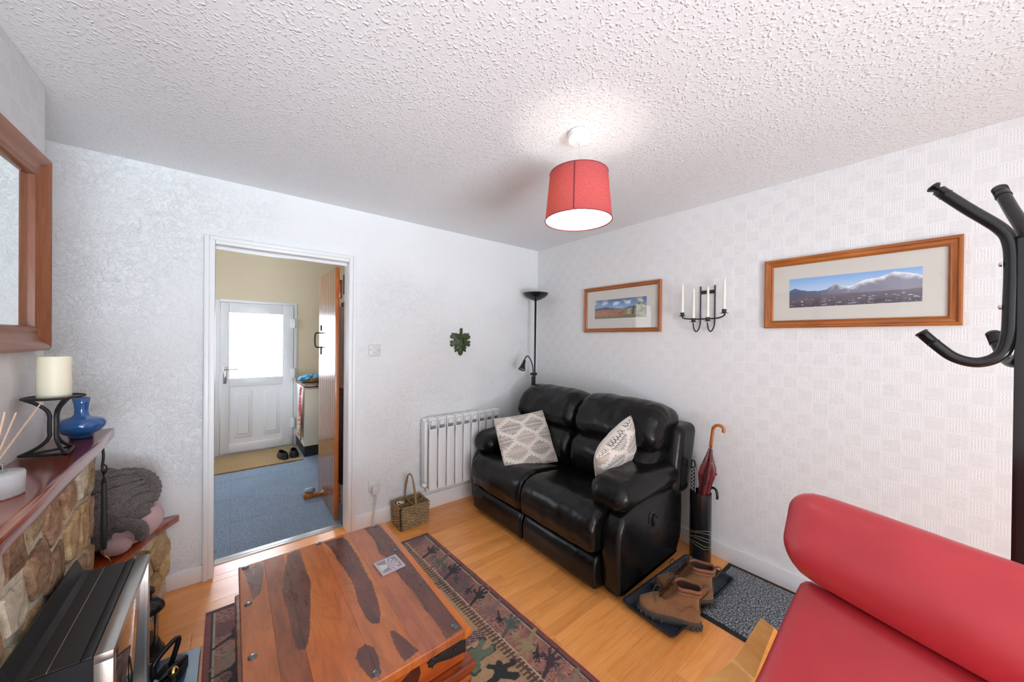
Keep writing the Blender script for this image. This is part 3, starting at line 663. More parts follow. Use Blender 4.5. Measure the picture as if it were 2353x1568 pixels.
# ================================================================== PENDANT
PX, PY = 1.21, 1.04
pd = thing('pendant_lamp', 'ceiling pendant lamp with a red fabric drum shade, lit', 'lamp', (PX, PY, 1.955))
b = BM(); lathe(b, [(0, 0), (.044, 0), (.050, -.004), (.051, -.030), (.046, -.036), (.006, -.037), (.006, -.05), (0, -.05)], (PX, PY, H), 32); part('ceiling_rose', b, MAT['white'], pd)
b = BM(); tube(b, [(PX, PY, H-.04), (PX, PY, 2.10)], .003, 8); part('flex', b, MAT['white'], pd)
b = BM(); lathe(b, [(0, 2.13), (.013, 2.13), (.016, 2.11), (.016, 2.075), (0, 2.075)], (PX, PY, 0), 16); part('lamp_holder', b, MAT['white'], pd)
t = NT('red_shade'); p = t.pos(); wv = t.noise(t.pos(sc=(1, 1, 3)), 260, 2); cc = t.ramp(wv, [(.3, (.36, .065, .085)), (.7, (.58, .14, .15))])
df = t.n('BsdfDiffuse', {'Color': cc}); tl = t.n('BsdfTranslucent', {'Color': t.mix(1., cc, (1.2, 1.3, .80, 1), 'MULTIPLY')}); mx = t.n('MixShader', {0: .42, 1: df.outputs[0], 2: tl.outputs[0]}); t.t.links.new(mx.outputs[0], t.out.inputs[0]); RS = t.m
rb, rt_, zb, zt = .1475, .128, 1.955, 2.163
b = BM(); lathe(b, [(rb, zb), (rt_, zt)], (PX, PY, 0), 64); part('shade', b, RS, pd, sm=180)
t = NT('white_lining'); df = t.n('BsdfDiffuse', {'Color': (.9, .88, .85)}); tl = t.n('BsdfTranslucent', {'Color': (.9, .86, .8)}); mx = t.n('MixShader', {0: .35, 1: df.outputs[0], 2: tl.outputs[0]}); t.t.links.new(mx.outputs[0], t.out.inputs[0])
b = BM(); lathe(b, [(rb-.002, zb+.002), (rt_-.002, zt-.002)], (PX, PY, 0), 64); part('lining', b, t.m, pd, sm=180)
MAT['shade_trim'] = simple('shade_trim', (.20, .02, .03), .8)
for r_, z_ in ((rb, zb), (rt_, zt)):
    b = BM(); tube(b, [(PX+r_*cos(2*pi*k/64), PY+r_*sin(2*pi*k/64), z_) for k in range(64)], .0018, 6, True); part('rim', b, MAT['shade_trim'], pd)
b = BM(); aa = atan2(-PY, -PX)-.13
P0 = [Vector((PX+(rr+.0012)*cos(aa+da/rr), PY+(rr+.0012)*sin(aa+da/rr), zz)) for rr, zz, da in ((rb, zb, -.003), (rb, zb, .003), (rt_, zt, .003), (rt_, zt, -.003))]
b.faces.new([b.verts.new(p) for p in P0]); part('seam', b, MAT['shade_trim'], pd, sm=None)
t = NT('lit_bulb'); t.set(color=(1, 1, 1), em=(1, .93, .82), es=14.)
b = BM(); lathe(b, [(.0, 2.075), (.013, 2.072), (.014, 2.06), (.026, 2.035), (.030, 2.015), (.026, 1.995), (.014, 1.984), (0, 1.982)], (PX, PY, 0), 24); part('bulb', b, t.m, pd)
l = bpy.data.lights.new('pendant_bulb_light', 'POINT'); l.energy = 1.7; l.color = (1, .88, .72); l.shadow_soft_size = .035; lo = bpy.data.objects.new('pendant_bulb_light', l); link(lo); lo.location = (PX, PY, 2.02)
lo.location = (PX, PY, 2.03)
bpy.data.objects['bulb'].visible_shadow = True

# ================================================================== FLOOR LAMP
fl = thing('floor_lamp', 'black uplighter floor lamp with a small reading arm in the corner behind the sofa', 'lamp', (2.36, 2.56, 0))
fx, fy = 2.335, 2.545
b = BM(); lathe(b, [(0, 0), (.125, 0), (.125, .012), (.11, .02), (.02, .025), (0, .025)], (fx, fy, 0), 36); part('base', b, MAT['black'], fl)
b = BM(); tube(b, [(fx, fy, .02), (fx+.005, fy, 1.85)], .0115, 12); part('pole', b, MAT['black_gloss'], fl)
b = BM(); lathe(b, [(0, -.002), (.02, .0), (.05, .010), (.09, .030), (.115, .052), (.127, .074), (.124, .074), (.112, .053), (.088, .034), (.05, .015), (0, .006)], (fx+.005, fy, 1.805), 40); part('bowl', b, MAT['black_gloss'], fl)
b = BM(); tube(b, smooth_path([(fx-.025, fy-.01, .95), (fx-.028, fy-.01, 1.10), (fx-.04, fy-.012, 1.17), (fx-.075, fy-.015, 1.235), (fx-.115, fy-.02, 1.262), (fx-.145, fy-.02, 1.235), (fx-.155, fy-.022, 1.215)], 6), .0055, 8); part('reading_arm', b, MAT['black'], fl)
b = BM(); box(b, (fx-.045, fy-.03, .93), (fx+.018, fy+.018, .965), .004); box(b, (fx-.04, fy-.022, .965), (fx-.012, fy+.004, 1.06), .004); box(b, (fx-.045, fy-.022, 1.07), (fx+.016, fy+.014, 1.095), .004); part('clamp', b, MAT['black'], fl)
b = BM(); ax = Vector((-.48, -.15, -.86)); lathe(b, [(0, 0), (.012, 0), (.014, .02), (.018, .045), (.030, .085), (.034, .10), (.031, .10), (.027, .088), (0, .06)], (fx-.150, fy-.022, 1.222), 24, ax); rh = part('reading_head', b, MAT['black_gloss'], fl)
b = BM(); lathe(b, [(0, .088), (.027, .094)], (fx-.150, fy-.022, 1.222), 24, ax); part('reflector', b, MAT['chrome'], rh)
b = BM(); tube(b, smooth_path([(fx-.03, fy-.01, .94), (fx-.04, fy-.02, .86), (fx-.06, fy-.03, .78), (fx-.075, fy-.04, .68)], 5), .003, 6); part('cable', b, MAT['black'], fl)

# ================================================================== SOFA
sf = thing('reclining_sofa', 'black leather two-seat reclining sofa against the right-hand wall', 'sofa', (2.0, 1.815, 0))
LE = MAT['leather']; SY0, SY1, SM = 1.075, 2.56, 1.815
b = BM(); box(b, (1.66, SY0+.12, .03), (2.40, SY1-.12, .30), .02); box(b, (2.25, SY0+.10, .28), (2.46, SY1-.10, .80), .03); part('carcass', b, LE, sf)
foot = [(1.575, .035), (1.556, .10), (1.562, .175), (1.592, .215), (1.66, .205), (1.70, .12), (1.68, .035)]
seat = [(1.575, .235), (1.535, .29), (1.530, .36), (1.552, .425), (1.605, .468), (1.70, .482), (1.85, .470), (2.0, .445), (2.12, .43), (2.18, .36), (2.1, .25), (1.8, .225)]
lumb = [(2.085, .40), (2.020, .47), (1.995, .56), (2.010, .64), (2.060, .70), (2.14, .735), (2.30, .73), (2.32, .42)]
upper = [(2.125, .69), (2.065, .735), (2.045, .80), (2.072, .880), (2.12, .945), (2.185, .985), (2.27, .995), (2.37, .965), (2.43, .90), (2.42, .74), (2.25, .68)]
for (y0, y1, k) in ((1.195, SM-.003, 0), (SM+.003, 2.435, 1)):
    b = BM(); puff(b, foot, y0+.004, y1-.004, .018, 20, 5, .003, k*5.); part('footrest', b, LE, sf, sm=70)
    b = BM(); puff(b, seat, y0, y1, .035, 26, 6, .006, k*7.+1, .006); part('seat_cushion', b, LE, sf, sm=70)
for (y0, y1, k) in ((1.130, SM+.004, 0), (SM-.004, 2.50, 1)):
    b = BM(); puff(b, lumb, y0+.01, y1-.01, .07, 26, 6, .008, k*3.+2, .012); part('lumbar_cushion', b, LE, sf, sm=70)
    b = BM(); puff(b, upper, y0, y1, .09, 28, 7, .010, k*9.+4, .014); part('back_cushion', b, LE, sf, sm=70)
side = [(1.69, .03), (1.625, .06), (1.605, .18), (1.605, .32), (1.635, .42), (1.70, .475), (1.85, .50), (2.1, .50), (2.29, .49), (2.325, .40), (2.32, .18), (2.27, .08), (2.20, .035)]
for s in (0, 1):
    y0, y1 = (SY0, 1.20) if s == 0 else (2.44, SY1)
    b = BM(); puff(b, side, y0, y1, .035, 6, 5, .003, s*4.); sp = part('side_panel', b, LE, sf, sm=70)
    ya, yb_ = (1.045, 1.325) if s == 0 else (2.30, 2.572)
    b = BM()
    def arm(p, h):
        u = p.x/h.x; p.z += -.030*max(0, -u-.25)**1.5+.012*(1-u*u)+.006*mnoise.noise(p*9); p.y *= 1-.22*max(0, u)**2-.12*max(0, -u)**4; p.z += .008*mnoise.noise(Vector((p.x*30, p.y*12, s*3.)))*(max(0, -u)); return p
    soft(b, (1.615, ya, .475), (2.335, yb_, .640), .082, 22, arm); part('arm_pad', b, LE, sf, sm=180)
    b = BM(); yw0, yw1 = (1.055, 1.215) if s == 0 else (2.415, 2.575)
    def wing(p, h):
        u = p.z/h.z; p.x += .055*u; p.x *= 1-.20*max(0, -u); return p
    soft(b, (2.20, yw0, .42), (2.445, yw1, .865), .055, 12, wing); part('wing', b, LE, sf, sm=180)
b = BM()
def lat(p, h): return p
soft(b, (1.905, SY0-.006, .315), (1.985, SY0+.02, .415), .024, 8); lt = part('recliner_latch', b, MAT['black'], sf, sm=180)
b = BM(); tube(b, smooth_path([(1.965, SY0-.010, .375), (1.955, SY0-.014, .393), (1.935, SY0-.014, .392), (1.927, SY0-.013, .365), (1.935, SY0-.014, .338), (1.955, SY0-.013, .338)], 4), .006, 8); part('lever', b, MAT['black_gloss'], lt)
for x, y in ((1.72, 1.16), (2.3, 1.16), (1.72, 2.48), (2.3, 2.48)):
    b = BM(); lathe(b, [(0, 0), (.022, 0), (.026, .034), (0, .034)], (x, y, 0), 16); part('foot', b, MAT['black'], sf)

# ---- cushions
def leafcol(U, V, seed):
    base = np.ones(U.shape+(3,))*L('#e2d8ce'); r = random.Random(seed)
    cells = []
    for j in range(-1, 5):
        for i in range(-1, 5): cells.append((.02+i*.46+(.23 if j % 2 else 0), .04+j*.235, (i*2+j) % 3))
    for cx, cy, k in cells:
        col = [L('#1c1b20'), L('#846a5c'), L('#3a3034')][k]
        x = (U-cx)/.225; y = (V-cy)/.15
        # serrated leaf outline filled with dots along curved veins
        ang = np.arctan2(y, x); rad = np.hypot(x, y); env = (abs(x)**1.25+abs(y)**1.25)**(1/1.25); ok = env < .93+.09*np.sin(ang*18)
        vv_ = (x+abs(y)**1.3*1.1)*6.5; vein = np.abs(vv_ % 1-.5); dots = (vein < .31) & (np.abs(((y*9.5+.5*np.floor(vv_)) % 1)-.5) < .34); m = ok & dots & (abs(y) > .03); base[m] = col
    return base
def cushion(label, Mx, size, thick, seed, sag=0.):
    c_ = thing('cushion', label, 'cushion', Mx.to_translation(), Mx.to_3x3()); n = 260; u = np.linspace(0, 1, n); U, V = np.meshgrid(u, u)
    x = U*2-1; y = V*2-1; pin = 1-.07*(x**2*(1-0)*(0)+0); X = x*size/2*(1-.06*(1-y**2)*abs(x)**3*-1-.05*(1-y**2)); Y = y*size/2*(1-.05*(1-x**2))
    Zt = thick/2*((1-x**2).clip(0)**.42)*((1-y**2).clip(0)**.42)*(1+.25*(fbm(U*4+seed, V*4, 3, seed)-.5)); Zt[0, :] = Zt[-1, :] = 0; Zt[:, 0] = Zt[:, -1] = 0
    col = leafcol(U, V, seed); cb = leafcol(U+.13, V+.4, seed+1)
    V3 = np.concatenate([np.stack([X, Y, Zt], -1).reshape(-1, 3), np.stack([X, Y, -Zt], -1).reshape(-1, 3)]); idx = np.arange(n*n).reshape(n, n)
    q = np.stack([idx[:-1, :-1], idx[:-1, 1:], idx[1:, 1:], idx[1:, :-1]], -1).reshape(-1, 4); q2 = (q+n*n)[:, ::-1]; me = bpy.data.meshes.new('c'); me.from_pydata(V3.tolist(), [], np.concatenate([q, q2]).tolist()); setcol(me, np.concatenate([col.reshape(-1, 3), cb.reshape(-1, 3)]))
    b = BM(); b.from_mesh(me); bmesh.ops.remove_doubles(b, verts=b.verts[:], dist=.0002); me2 = T(b); part('cover', me2, MAT['fabric_print'], c_, local=True, sm=180); return c_
def basis(o, ex, ey):
    ex = Vector(ex).normalized(); ez = ex.cross(Vector(ey)).normalized(); ey = ez.cross(ex); m = Matrix.Identity(4)
    for i in range(3): m[i][0] = ex[i]; m[i][1] = ey[i]; m[i][2] = ez[i]; m[i][3] = o[i]
    return m
cushion('cream leaf-print cushion on the far seat of the sofa, pattern facing the room', basis((1.817, 2.078, .626), (.385, -.135, .042), (-.05, .24, .33)), .43, .13, 3)
cushion('cream leaf-print cushion seen edge-on against the near arm of the sofa', basis((1.965, 1.345, .662), (.32, -.01, .19), (-.14, -.10, .34)), .40, .19, 5)

# ================================================================== TRUNK TABLE
tt = thing('trunk_table', 'glossy rosewood trunk coffee table with round metal studs, standing on the patterned rug', 'table', (.34, 1.46, .008))
TX0, TX1, TY0, TY1, TZ = .028, .630, 1.025, 1.915, .42
pat = {'A': [(330, 440), (430, 380), (480, 392), (455, 600), (400, 650), (368, 560)], 'B': [(655, 310), (740, 268), (830, 520), (822, 920), (790, 1020), (735, 1030), (700, 940), (655, 740), (615, 590)],
       'C': [(930, 220), (1070, 178), (1110, 210), (1190, 330), (1230, 420), (1290, 520), (1330, 640), (1357, 760), (1348, 825), (1290, 830), (1245, 790), (1190, 680), (1150, 530), (1090, 430), (1020, 340), (985, 270)],
       'D': [(1225, 115), (1340, 85), (1400, 150), (1500, 265), (1700, 480), (1850, 640), (1985, 815), (1975, 860), (1845, 945), (1790, 850), (1690, 720), (1610, 600), (1500, 480), (1400, 340), (1345, 300), (1310, 200)],
       'E': [(1425, 890), (1460, 880), (1560, 960), (1640, 1035), (1535, 1115), (1470, 1020)], 'F': [(1240, 980), (1310, 1010), (1345, 1100), (1350, 1180), (1290, 1250), (1200, 1150), (1165, 1090), (1190, 1020)]}
# the patches as measured on the real table plane (metres)
def plane_pt(px, py, z):
    m = cam_matrix(radians(38.795), radians(.2554), radians(-.562), (0, 0, 1.42)); d = m.to_3x3() @ Vector(((px-1176.5)/802.07, -(py-784)/802.07, -1)); t_ = (z-1.42)/d.z; return (d.x*t_, d.y*t_)
PP = {k: [plane_pt(460+x/3.268, 1180+y/3.268, TZ) for x, y in v] for k, v in pat.items()}
bx = [TX0, .118, .190, .345, .470, .560, TX1-.0]
for k in range(6):
    x0, x1 = bx[k]+.0003, bx[k+1]-.0003; nu, nv = max(6, int((x1-x0)/.0028)), 300; U, V = np.meshgrid(np.linspace(x0, x1, nu), np.linspace(TY0, TY1, nv)); Uw = U+.004*(fbm(U*30, V*30, 3, 2)-.5); Vw = V+.006*(fbm(U*30+9, V*30, 3, 5)-.5)
    tone = [('#a5551e', '#b8682c'), ('#8c4822', '#a65a26'), ('#bb5f1e', '#c97028'), ('#c27030', '#b8622e'), ('#b4643a', '#a85a38'), ('#9a5430', '#b06030')][k]
    ln_ = fbm(U*14, V*3.5, 4, 30+k); col = lerp(L(tone[0]), L(tone[1]), ln_*2-.5); swirl = np.abs((fbm(U*7, V*1.8, 3, 60+k)*14) % 1-.5)*2; col = col*(1-.14*np.clip(1-swirl*3, 0, 1))[..., None]
    for nm in PP:
        m = inpoly(Uw, Vw, PP[nm]); rg = np.abs((fbm(U*12, V*5, 3, 17)*12) % 1-.5)*2
        d = lerp(L('#56271a'), L('#6d3422'), fbm(U*25, V*10, 3, 8)*1.6-.3); d = d*(1-.16*np.clip(1-rg*3, 0, 1))[..., None]; col[m] = d[m]
    P = np.zeros((nv, nu, 3)); P[..., 0] = U; P[..., 1] = V; P[..., 2] = TZ
    ed = np.minimum.reduce([V-TY0, TY1-V]+([U-TX0] if k == 0 else [])+([TX1-U] if k == 5 else [])); P[..., 2] -= .004*np.clip(1-ed/.005, 0, 1)**2
    part('top_board', grid_sheet(P-np.array(tt.location), col, (0, 0, -.022)), MAT['tabletop'], tt, sm=30)
b = BM(); box(b, (TX1-.006, TY0+.002, .385), (.657, TY1, .4135), .004); part('side_lip', b, m_wood('pale_rosewood', ['#b0561a', '#c96c26', '#d47a30'], (6, 1, 6), .3, .3), tt)
b = BM(); box(b, (TX0+.012, TY0+.020, .30), (.640, TY1-.012, .3965), .003); part('lid_box', b, m_wood('rosewood_side', ['#8c3a0e', '#b9581a', '#cd6c24'], (1, 6, 6), .18, .8), tt)
b = BM(); prof = [(TX0-.01, TY0-.006)]
box(b, (TX0-.012, TY0-.010, .268), (.672, TY1+.01, .298), .008, 3); part('moulding', b, MAT['trunk'], tt)
b = BM(); box(b, (TX0+.012, TY0+.022, .062), (.645, TY1-.02, .270), .006); part('base_box', b, MAT['trunk'], tt)
b = BM(); puff(b, [(TY0-.006, .262), (TY0-.012, .24), (TY0+.010, .215), (TY0+.022, .20), (TY0+.05, .20), (TY0+.05, .262)], TX0+.0, .655, .012, 4, 4)
b.transform(Matrix(((0, 1, 0, 0), (1, 0, 0, 0), (0, 0, 1, 0), (0, 0, 0, 1)))); part('ogee', b, MAT['trunk'], tt)
for x in (TX0+.05, .61):
    for y in (TY0+.06, TY1-.06): b = BM(); box(b, (x-.035, y-.035, .008), (x+.035, y+.035, .065), .006); part('foot', b, MAT['trunk'], tt)
MAT['stud'] = simple('dull_steel_stud', (.13, .14, .15), .3, .7)
for x, y in ((.052, 1.890), (.335, 1.898), (.601, 1.892), (.613, 1.615), (.613, 1.339), (.613, 1.062), (.054, 1.624), (.056, 1.347), (.056, 1.062), (.343, 1.055)):
    b = BM(); lathe(b, [(.0125, -.001), (.0125, .001), (.010, .0035), (.005, .0045), (0, .0047)], (x, y, TZ), 18); part('stud', b, MAT['stud'], tt)
b = BM(); yy = TY0+.020
prism(b, [(.642, .390), (.642, .330), (.585, .337), (.535, .352), (.520, .350), (.516, .342), (.510, .352), (.503, .352), (.505, .362), (.498, .368), (.512, .372), (.516, .382), (.530, .372), (.585, .383)], 1, yy-.006, yy+.001, .001); cb = part('corner_bracket', b, MAT['iron'], tt)
for x, z in ((.515, .362), (.60, .362)): b = BM(); lathe(b, [(.008, 0), (.007, .003), (0, .005)], (x, yy-.006, z), 12, (0, -1, 0)); part('rivet', b, MAT['iron'], cb)
# darker knot figure on the drawer front
b = BM(); prism(b, [(.30, .305), (.47, .385), (.478, .35), (.46, .30)], 1, yy-.0012, yy-.0002); part('drawer_figure', b, simple('dark_heartwood', '#4a1a10', .2, coat=.7), tt)
# coaster
cs = thing('coaster', 'square silver-grey coaster with a white tree print, lying on the trunk table', 'coaster', (.545, 1.525, TZ))
a = radians(4); c0 = Vector((.546, 1.525)); n = 60; u = np.linspace(-1, 1, n); U, V = np.meshgrid(u, u); X = c0.x+.051*(U*cos(a)-V*sin(a)); Y = c0.y+.051*(U*sin(a)+V*cos(a))
col = np.ones(U.shape+(3,))*L('#b9b0b8'); inn = (abs(U) < .82) & (abs(V) < .82); col[inn] = L('#8f8288'); ang = np.arctan2(V+.1, U+.25); rr = np.hypot(V+.1, U+.25); tree = inn & (abs(ang) < 1.35) & (rr > .15) & (rr < .95) & (np.sin(ang*15+3*fbm(U*4+9, V*4+9, 2, 3)) > .1); col[tree] = L('#cfc6ca'); tri = inn & (U < -.2) & (abs(V+.05) < (.25-U)*.45); col[tri] = L('#c9cbc4')
P = np.stack([X, Y, np.full(X.shape, TZ+.006)], -1); part('tile', grid_sheet(P-np.array(cs.location), col, (0, 0, -.0058)), m_attr('coaster_print', .2, .4), cs, sm=None)

# ================================================================== RUG
def rugX(y): return 1.121+(2.34-y)*.052
rg_ = thing('kilim_rug', 'patterned red, tan and black kilim rug under the trunk table', 'rug', (.55, 1.46, 0))
nu, nv = 300, 440; y1_, y0_ = 2.355, .56; S_, T_ = np.meshgrid(np.linspace(0, 1, nu), np.linspace(0, 1, nv)); Yr = y1_-(y1_-y0_)*T_; Xl = -.095+(2.355-Yr)*.012; Xr = rugX(Yr); X = Xl+(Xr-Xl)*S_; D = Xr-X; DL_ = X-Xl; F = y1_-Yr; W_ = Xr-Xl
cen_ = np.minimum(D, DL_); bn_ = fbm(X*90, Yr*90, 2, 4); bands = fbm(X*3, Yr*38, 3, 3); col = lerp(L('#8c5850'), L('#b27e6c'), bands*1.6-.3)
col = lerp(col, L('#6a4048'), np.clip((fbm(X*4, Yr*6, 3, 9)-.52)*6, 0, 1)*.8)
fld = cen_ > .20; col[fld] = lerp(L('#a5805c'), L('#bd9a72'), fbm(X*5, Yr*5, 3, 21)*1.6-.3)[fld]
st = fld & (np.abs(((Yr+.04*(X-.9)) % .42)-.13) < .028); col[st] = L('#553040')
spk = st & (((np.floor(X/.006)+np.floor(Yr/.006)*2) % 5) < 2); col[spk] = L('#a58a78')
spk2 = (~fld) & (bands > .5) & (vnoise(X*260, Yr*260, 5) > .70); col[spk2] = L('#3c2226')
# comb of tines between border and field
cz = (cen_ > .165) & (cen_ < .222); ph = (Yr/.0215) % 1; tine = cz & (ph < .45); col[cz & (cen_ > .205) & ~tine] = L('#a5805c'); col[tine] = L('#4a3830'); col[(cen_ > .168) & (cen_ < .176)] = L('#bfa484'); hk = (cen_ > .168) & (cen_ < .195) & (ph > .55) & (ph < .72); col[hk] = L('#c2a888'); col[(cen_ > .190) & (cen_ < .195)] = L('#5a4030')
# edge lines
col[cen_ < .030] = L('#7d3f3c'); col[cen_ < .007] = L('#8a2a2c'); col[(cen_ > .024) & (cen_ < .030)] = L('#201c1c'); col[(cen_ > .030) & (cen_ < .038)] = L('#a8987c'); col[F < .02] = L('#5a3436'); col[(F > .02) & (F < .026)] = L('#3a2c28')
motif = [(-.5, -.08), (-.1, -.12), (.0, -.45), (.12, -.42), (.1, -.15), (.25, -.40), (.36, -.34), (.2, -.06), (.48, -.2), (.54, -.08), (.22, .06), (.5, .18), (.44, .3), (.14, .16), (.26, .46), (.14, .5), (.0, .14), (-.1, .1), (-.5, .06)]
def stamp(cx, cy, w_, h_, an, c, jag=0., poly=motif, out=None):
    dx = X-cx; dy = Yr-cy; x = (dx*cos(an)+dy*sin(an))/w_; y = (-dx*sin(an)+dy*cos(an))/h_; x = x+.05*(np.floor(y*14) % 2)*jag
    near = (abs(x) < .8) & (abs(y) < .8)
    if out is not None: m = near & inpoly(x*.86, y*.86, poly); col[m] = out
    m = near & inpoly(x, y, poly); col[m] = c
cl_ = [L('#15161a'), L('#4f584a'), L('#1b1a20'), L('#6a504e'), L('#17181c'), L('#7d6058'), L('#46564c'), L('#98885e'), L('#3c2830'), L('#8a7a62'), L('#241c22'), L('#2c3a3c')]
ys = 2.13
for k in range(14):
    xr = 1.121+(2.34-ys)*.052
    stamp(xr-.095, ys, .160, .100, radians(25+180*(k % 2)), cl_[k % 12], .6, out=L('#a8705c') if k % 3 == 1 else None); stamp(xr-.10, ys-.066, .10, .05, radians(205+20*(k % 3)), cl_[(k*5+1) % 12], .6)
    xl = -.095+(2.355-ys)*.012
    stamp(xl+.105, ys-.03, .17, .09, radians(30+180*(k % 2)), cl_[(k*5+4) % 12], .6); stamp(xl+.10, ys-.10, .14, .06, radians(10), cl_[(k*7+9) % 12], .6); ys -= .132
beast = [(-.5, -.45), (-.3, -.5), (-.12, -.25), (.02, -.30), (.30, -.5), (.48, -.34), (.42, -.2), (.18, -.1), (.16, .05), (.45, .08), (.5, .3), (.35, .42), (.3, .26), (.1, .26), (.08, .42), (-.05, .5), (-.12, .32), (-.3, .45), (-.42, .34), (-.2, .12), (-.24, -.04), (-.5, -.2)]
stamp(.868, 1.300, .16, .10, radians(20), L('#66705c'), .2, beast, L('#3a3c34')); stamp(.905, 1.170, .15, .11, radians(-20), L('#181a1c'), .4, beast)
for k in range(5): stamp(.80-.04*(k % 2), 1.02-.17*k, .15, .10, radians(30*k), cl_[(k*3) % 12], .2, beast)
for k in range(6): stamp(.20+.11*k, 2.20, .10, .08, radians(90+30*k), cl_[(k*5) % 12], .4)
fe = (F > .03) & (F < .15) & (cen_ > .04) & (np.abs(((X*6) % 1)-.5) < .10) ; col[fe & (~((F > .12) | (F < .05)))] = L('#7f7264')
col *= (.80+.35*bn_)[..., None]; col *= (.9+.2*((np.floor(Yr/.0043) % 2)))[..., None]
P = np.stack([X, Yr, .0075+.0008*np.sin(Yr*40+X*11)], -1); part('pile', grid_sheet(P-np.array(rg_.location), col, (0, 0, -.0068)), MAT['rug'], rg_, sm=180)

# ================================================================== BASKET
bk = thing('wicker_basket', 'brown wicker bottle basket with a hoop handle on the floor beside the radiator', 'basket', (1.08, 2.575, 0))
qx0, qx1, qy0, qy1, qh = .968, 1.192, 2.488, 2.668, .165
MAT['wicker'] = m_wood('wicker', ['#5c4630', '#a0845c', '#d4bc90'], (20, 20, 20), .6, 0)
MAT['wicker2'] = m_wood('pale_wicker', ['#6e5232', '#94754c', '#b2946a'], (12, 12, 12), .55, 0)
per = []; nx_, ny_ = 9, 7
def rim(z, off=0.): 
    f = 1+.10*(z/qh); cx, cy = (qx0+qx1)/2, (qy0+qy1)/2; hx, hy = (qx1-qx0)/2*.95*f*.985, (qy1-qy0)/2*.92*f; return cx, cy, hx, hy
def perim(n_, z, off):
    cx, cy, hx, hy = rim(z); P_ = []
    for (ax_, ay_, bx_, by_, m) in ((-1, -1, 1, -1, nx_), (1, -1, 1, 1, ny_), (1, 1, -1, 1, nx_), (-1, 1, -1, -1, ny_)):
        for i in range(m*2):
            t_ = i/(m*2); x = ax_+(bx_-ax_)*t_; y = ay_+(by_-ay_)*t_; s = .0045*(1 if (i % 2 == 0) else 0); sg = 1 if (i//2+n_) % 2 else -1
            if i % 2: sg = 0
            nxx, nyy = (0, -1) if ay_ == by_ == -1 else (1, 0) if ax_ == bx_ == 1 else (0, 1) if ay_ == by_ == 1 else (-1, 0)
            P_.append((cx+x*hx+nxx*s*sg, cy+y*hy+nyy*s*sg, z))
    return P_
b = BM()
nr_ = 15
for r_ in range(nr_): tube(b, perim(r_, .006+r_*(qh-.010)/nr_, 0), .0053, 6, True)
part('weave', b, MAT['wicker'], bk, kind='stuff', sm=180)
b = BM(); cx, cy, hx, hy = rim(qh)
for k in range(3): ff = 1+.015*(k-1); tube(b, [(cx+sx*hx*ff, cy+sy*hy*ff, qh-.003+.005*(k == 1)+.001*sin(i*1.3)) for i, (sx, sy) in enumerate([(-1+2*j/10, -1) for j in range(10)]+[(1, -1+2*j/8) for j in range(8)]+[(1-2*j/10, 1) for j in range(10)]+[(-1, 1-2*j/8) for j in range(8)])], .0048, 6, True)
part('rim', b, MAT['wicker2'], bk, sm=180)
b = BM(); cx, cy, hx, hy = rim(0)
box(b, (cx-hx*.97, cy-hy*.97, .003), (cx+hx*.97, cy+hy*.97, .008)); part('bottom', b, MAT['wicker'], bk)
b = BM(); cx, cy, hx, hy = rim(qh)
for k in range(2): tube(b, smooth_path([(cx+(k-.5)*.006+.02*sin(0), cy-hy, qh-.06), (cx+(k-.5)*.006+.008, cy-hy*.98, qh+.03), (cx+(k-.5)*.006, cy-hy*.80, qh+.13), (cx, cy-hy*.45, qh+.190), (cx, cy, qh+.208), (cx, cy+hy*.45, qh+.190), (cx+(k-.5)*.006, cy+hy*.80, qh+.13), (cx-.004, cy+hy*.98, qh+.03), (cx-(k-.5)*.006, cy+hy, qh-.06)], 6), .0052, 8)
part('handle', b, MAT['wicker2'], bk, sm=180)
b = BM(); tube(b, [(cx, cy-hy, qh-.004), (cx, cy+hy, qh-.004)], .004, 6); tube(b, [(cx-hx, cy, qh-.006), (cx+hx, cy, qh-.006)], .004, 6); box(b, (cx-.002, cy-hy*.9, .01), (cx+.002, cy+hy*.9, qh-.008)); box(b, (cx-hx*.92, cy-.002, .01), (cx+hx*.92, cy+.002, qh-.008)); part('divider', b, MAT['wicker2'], bk)
b = BM()
r = random.Random(2)
def yp(): return [Vector((cx-hx*.55+r.uniform(-.03, .03), cy-hy*.0+hy*.35+r.uniform(-.028, .028), qh-.035+r.uniform(-.02, .02))) for _ in range(14)]
tube(b, smooth_path(yp(), 5), .006, 7); o = one('wool_hank', b, simple('plum_white_yarn', (.35, .08, .16), .9, var=90), 'small tangle of plum and white yarn in the wicker basket', 'yarn')
b = BM(); tube(b, smooth_path([v+Vector((0, 0, .012)) for v in yp()[:8]], 5), .005, 7); part('white_strand', b, simple('white_yarn', (.75, .68, .70), .9), o, sm=180, label='white strand')

# ================================================================== UMBRELLA STAND + UMBRELLAS
UX, UY = 2.385, .992
us = thing('umbrella_stand', 'tall black cylinder umbrella stand with wavy incised lines, beside the sofa by the wall', 'stand', (UX, UY, 0))
b = BM(); lathe(b, [(0, 0), (.060, 0), (.0635, .006), (.0635, .44), (.0615, .442), (.0585, .44), (.0585, .012), (0, .010)], (UX, UY, 0), 48); part('body', b, MAT['black_gloss'], us)
MAT['incise'] = simple('pale_incised_line', (.42, .36, .26), .6)
for k in range(6):
    b = BM(); z0 = .205-.020*k+(.006 if k % 2 else 0); tube(b, [(UX+.0637*cos(2*pi*i/72), UY+.0637*sin(2*pi*i/72), z0+.012*sin(2*pi*i/72*2+k*.5)) for i in range(72)], .0009, 4, True); part('line', b, MAT['incise'], us)
um = thing('umbrella', 'furled dark red umbrella with a curved wooden handle in the black stand', 'umbrella', (UX, UY, .05))
hd = Vector((UX+.012, UY-.052, .74)); ft = Vector((UX-.01, UY+.02, .03)); axd = (hd-ft).normalized()
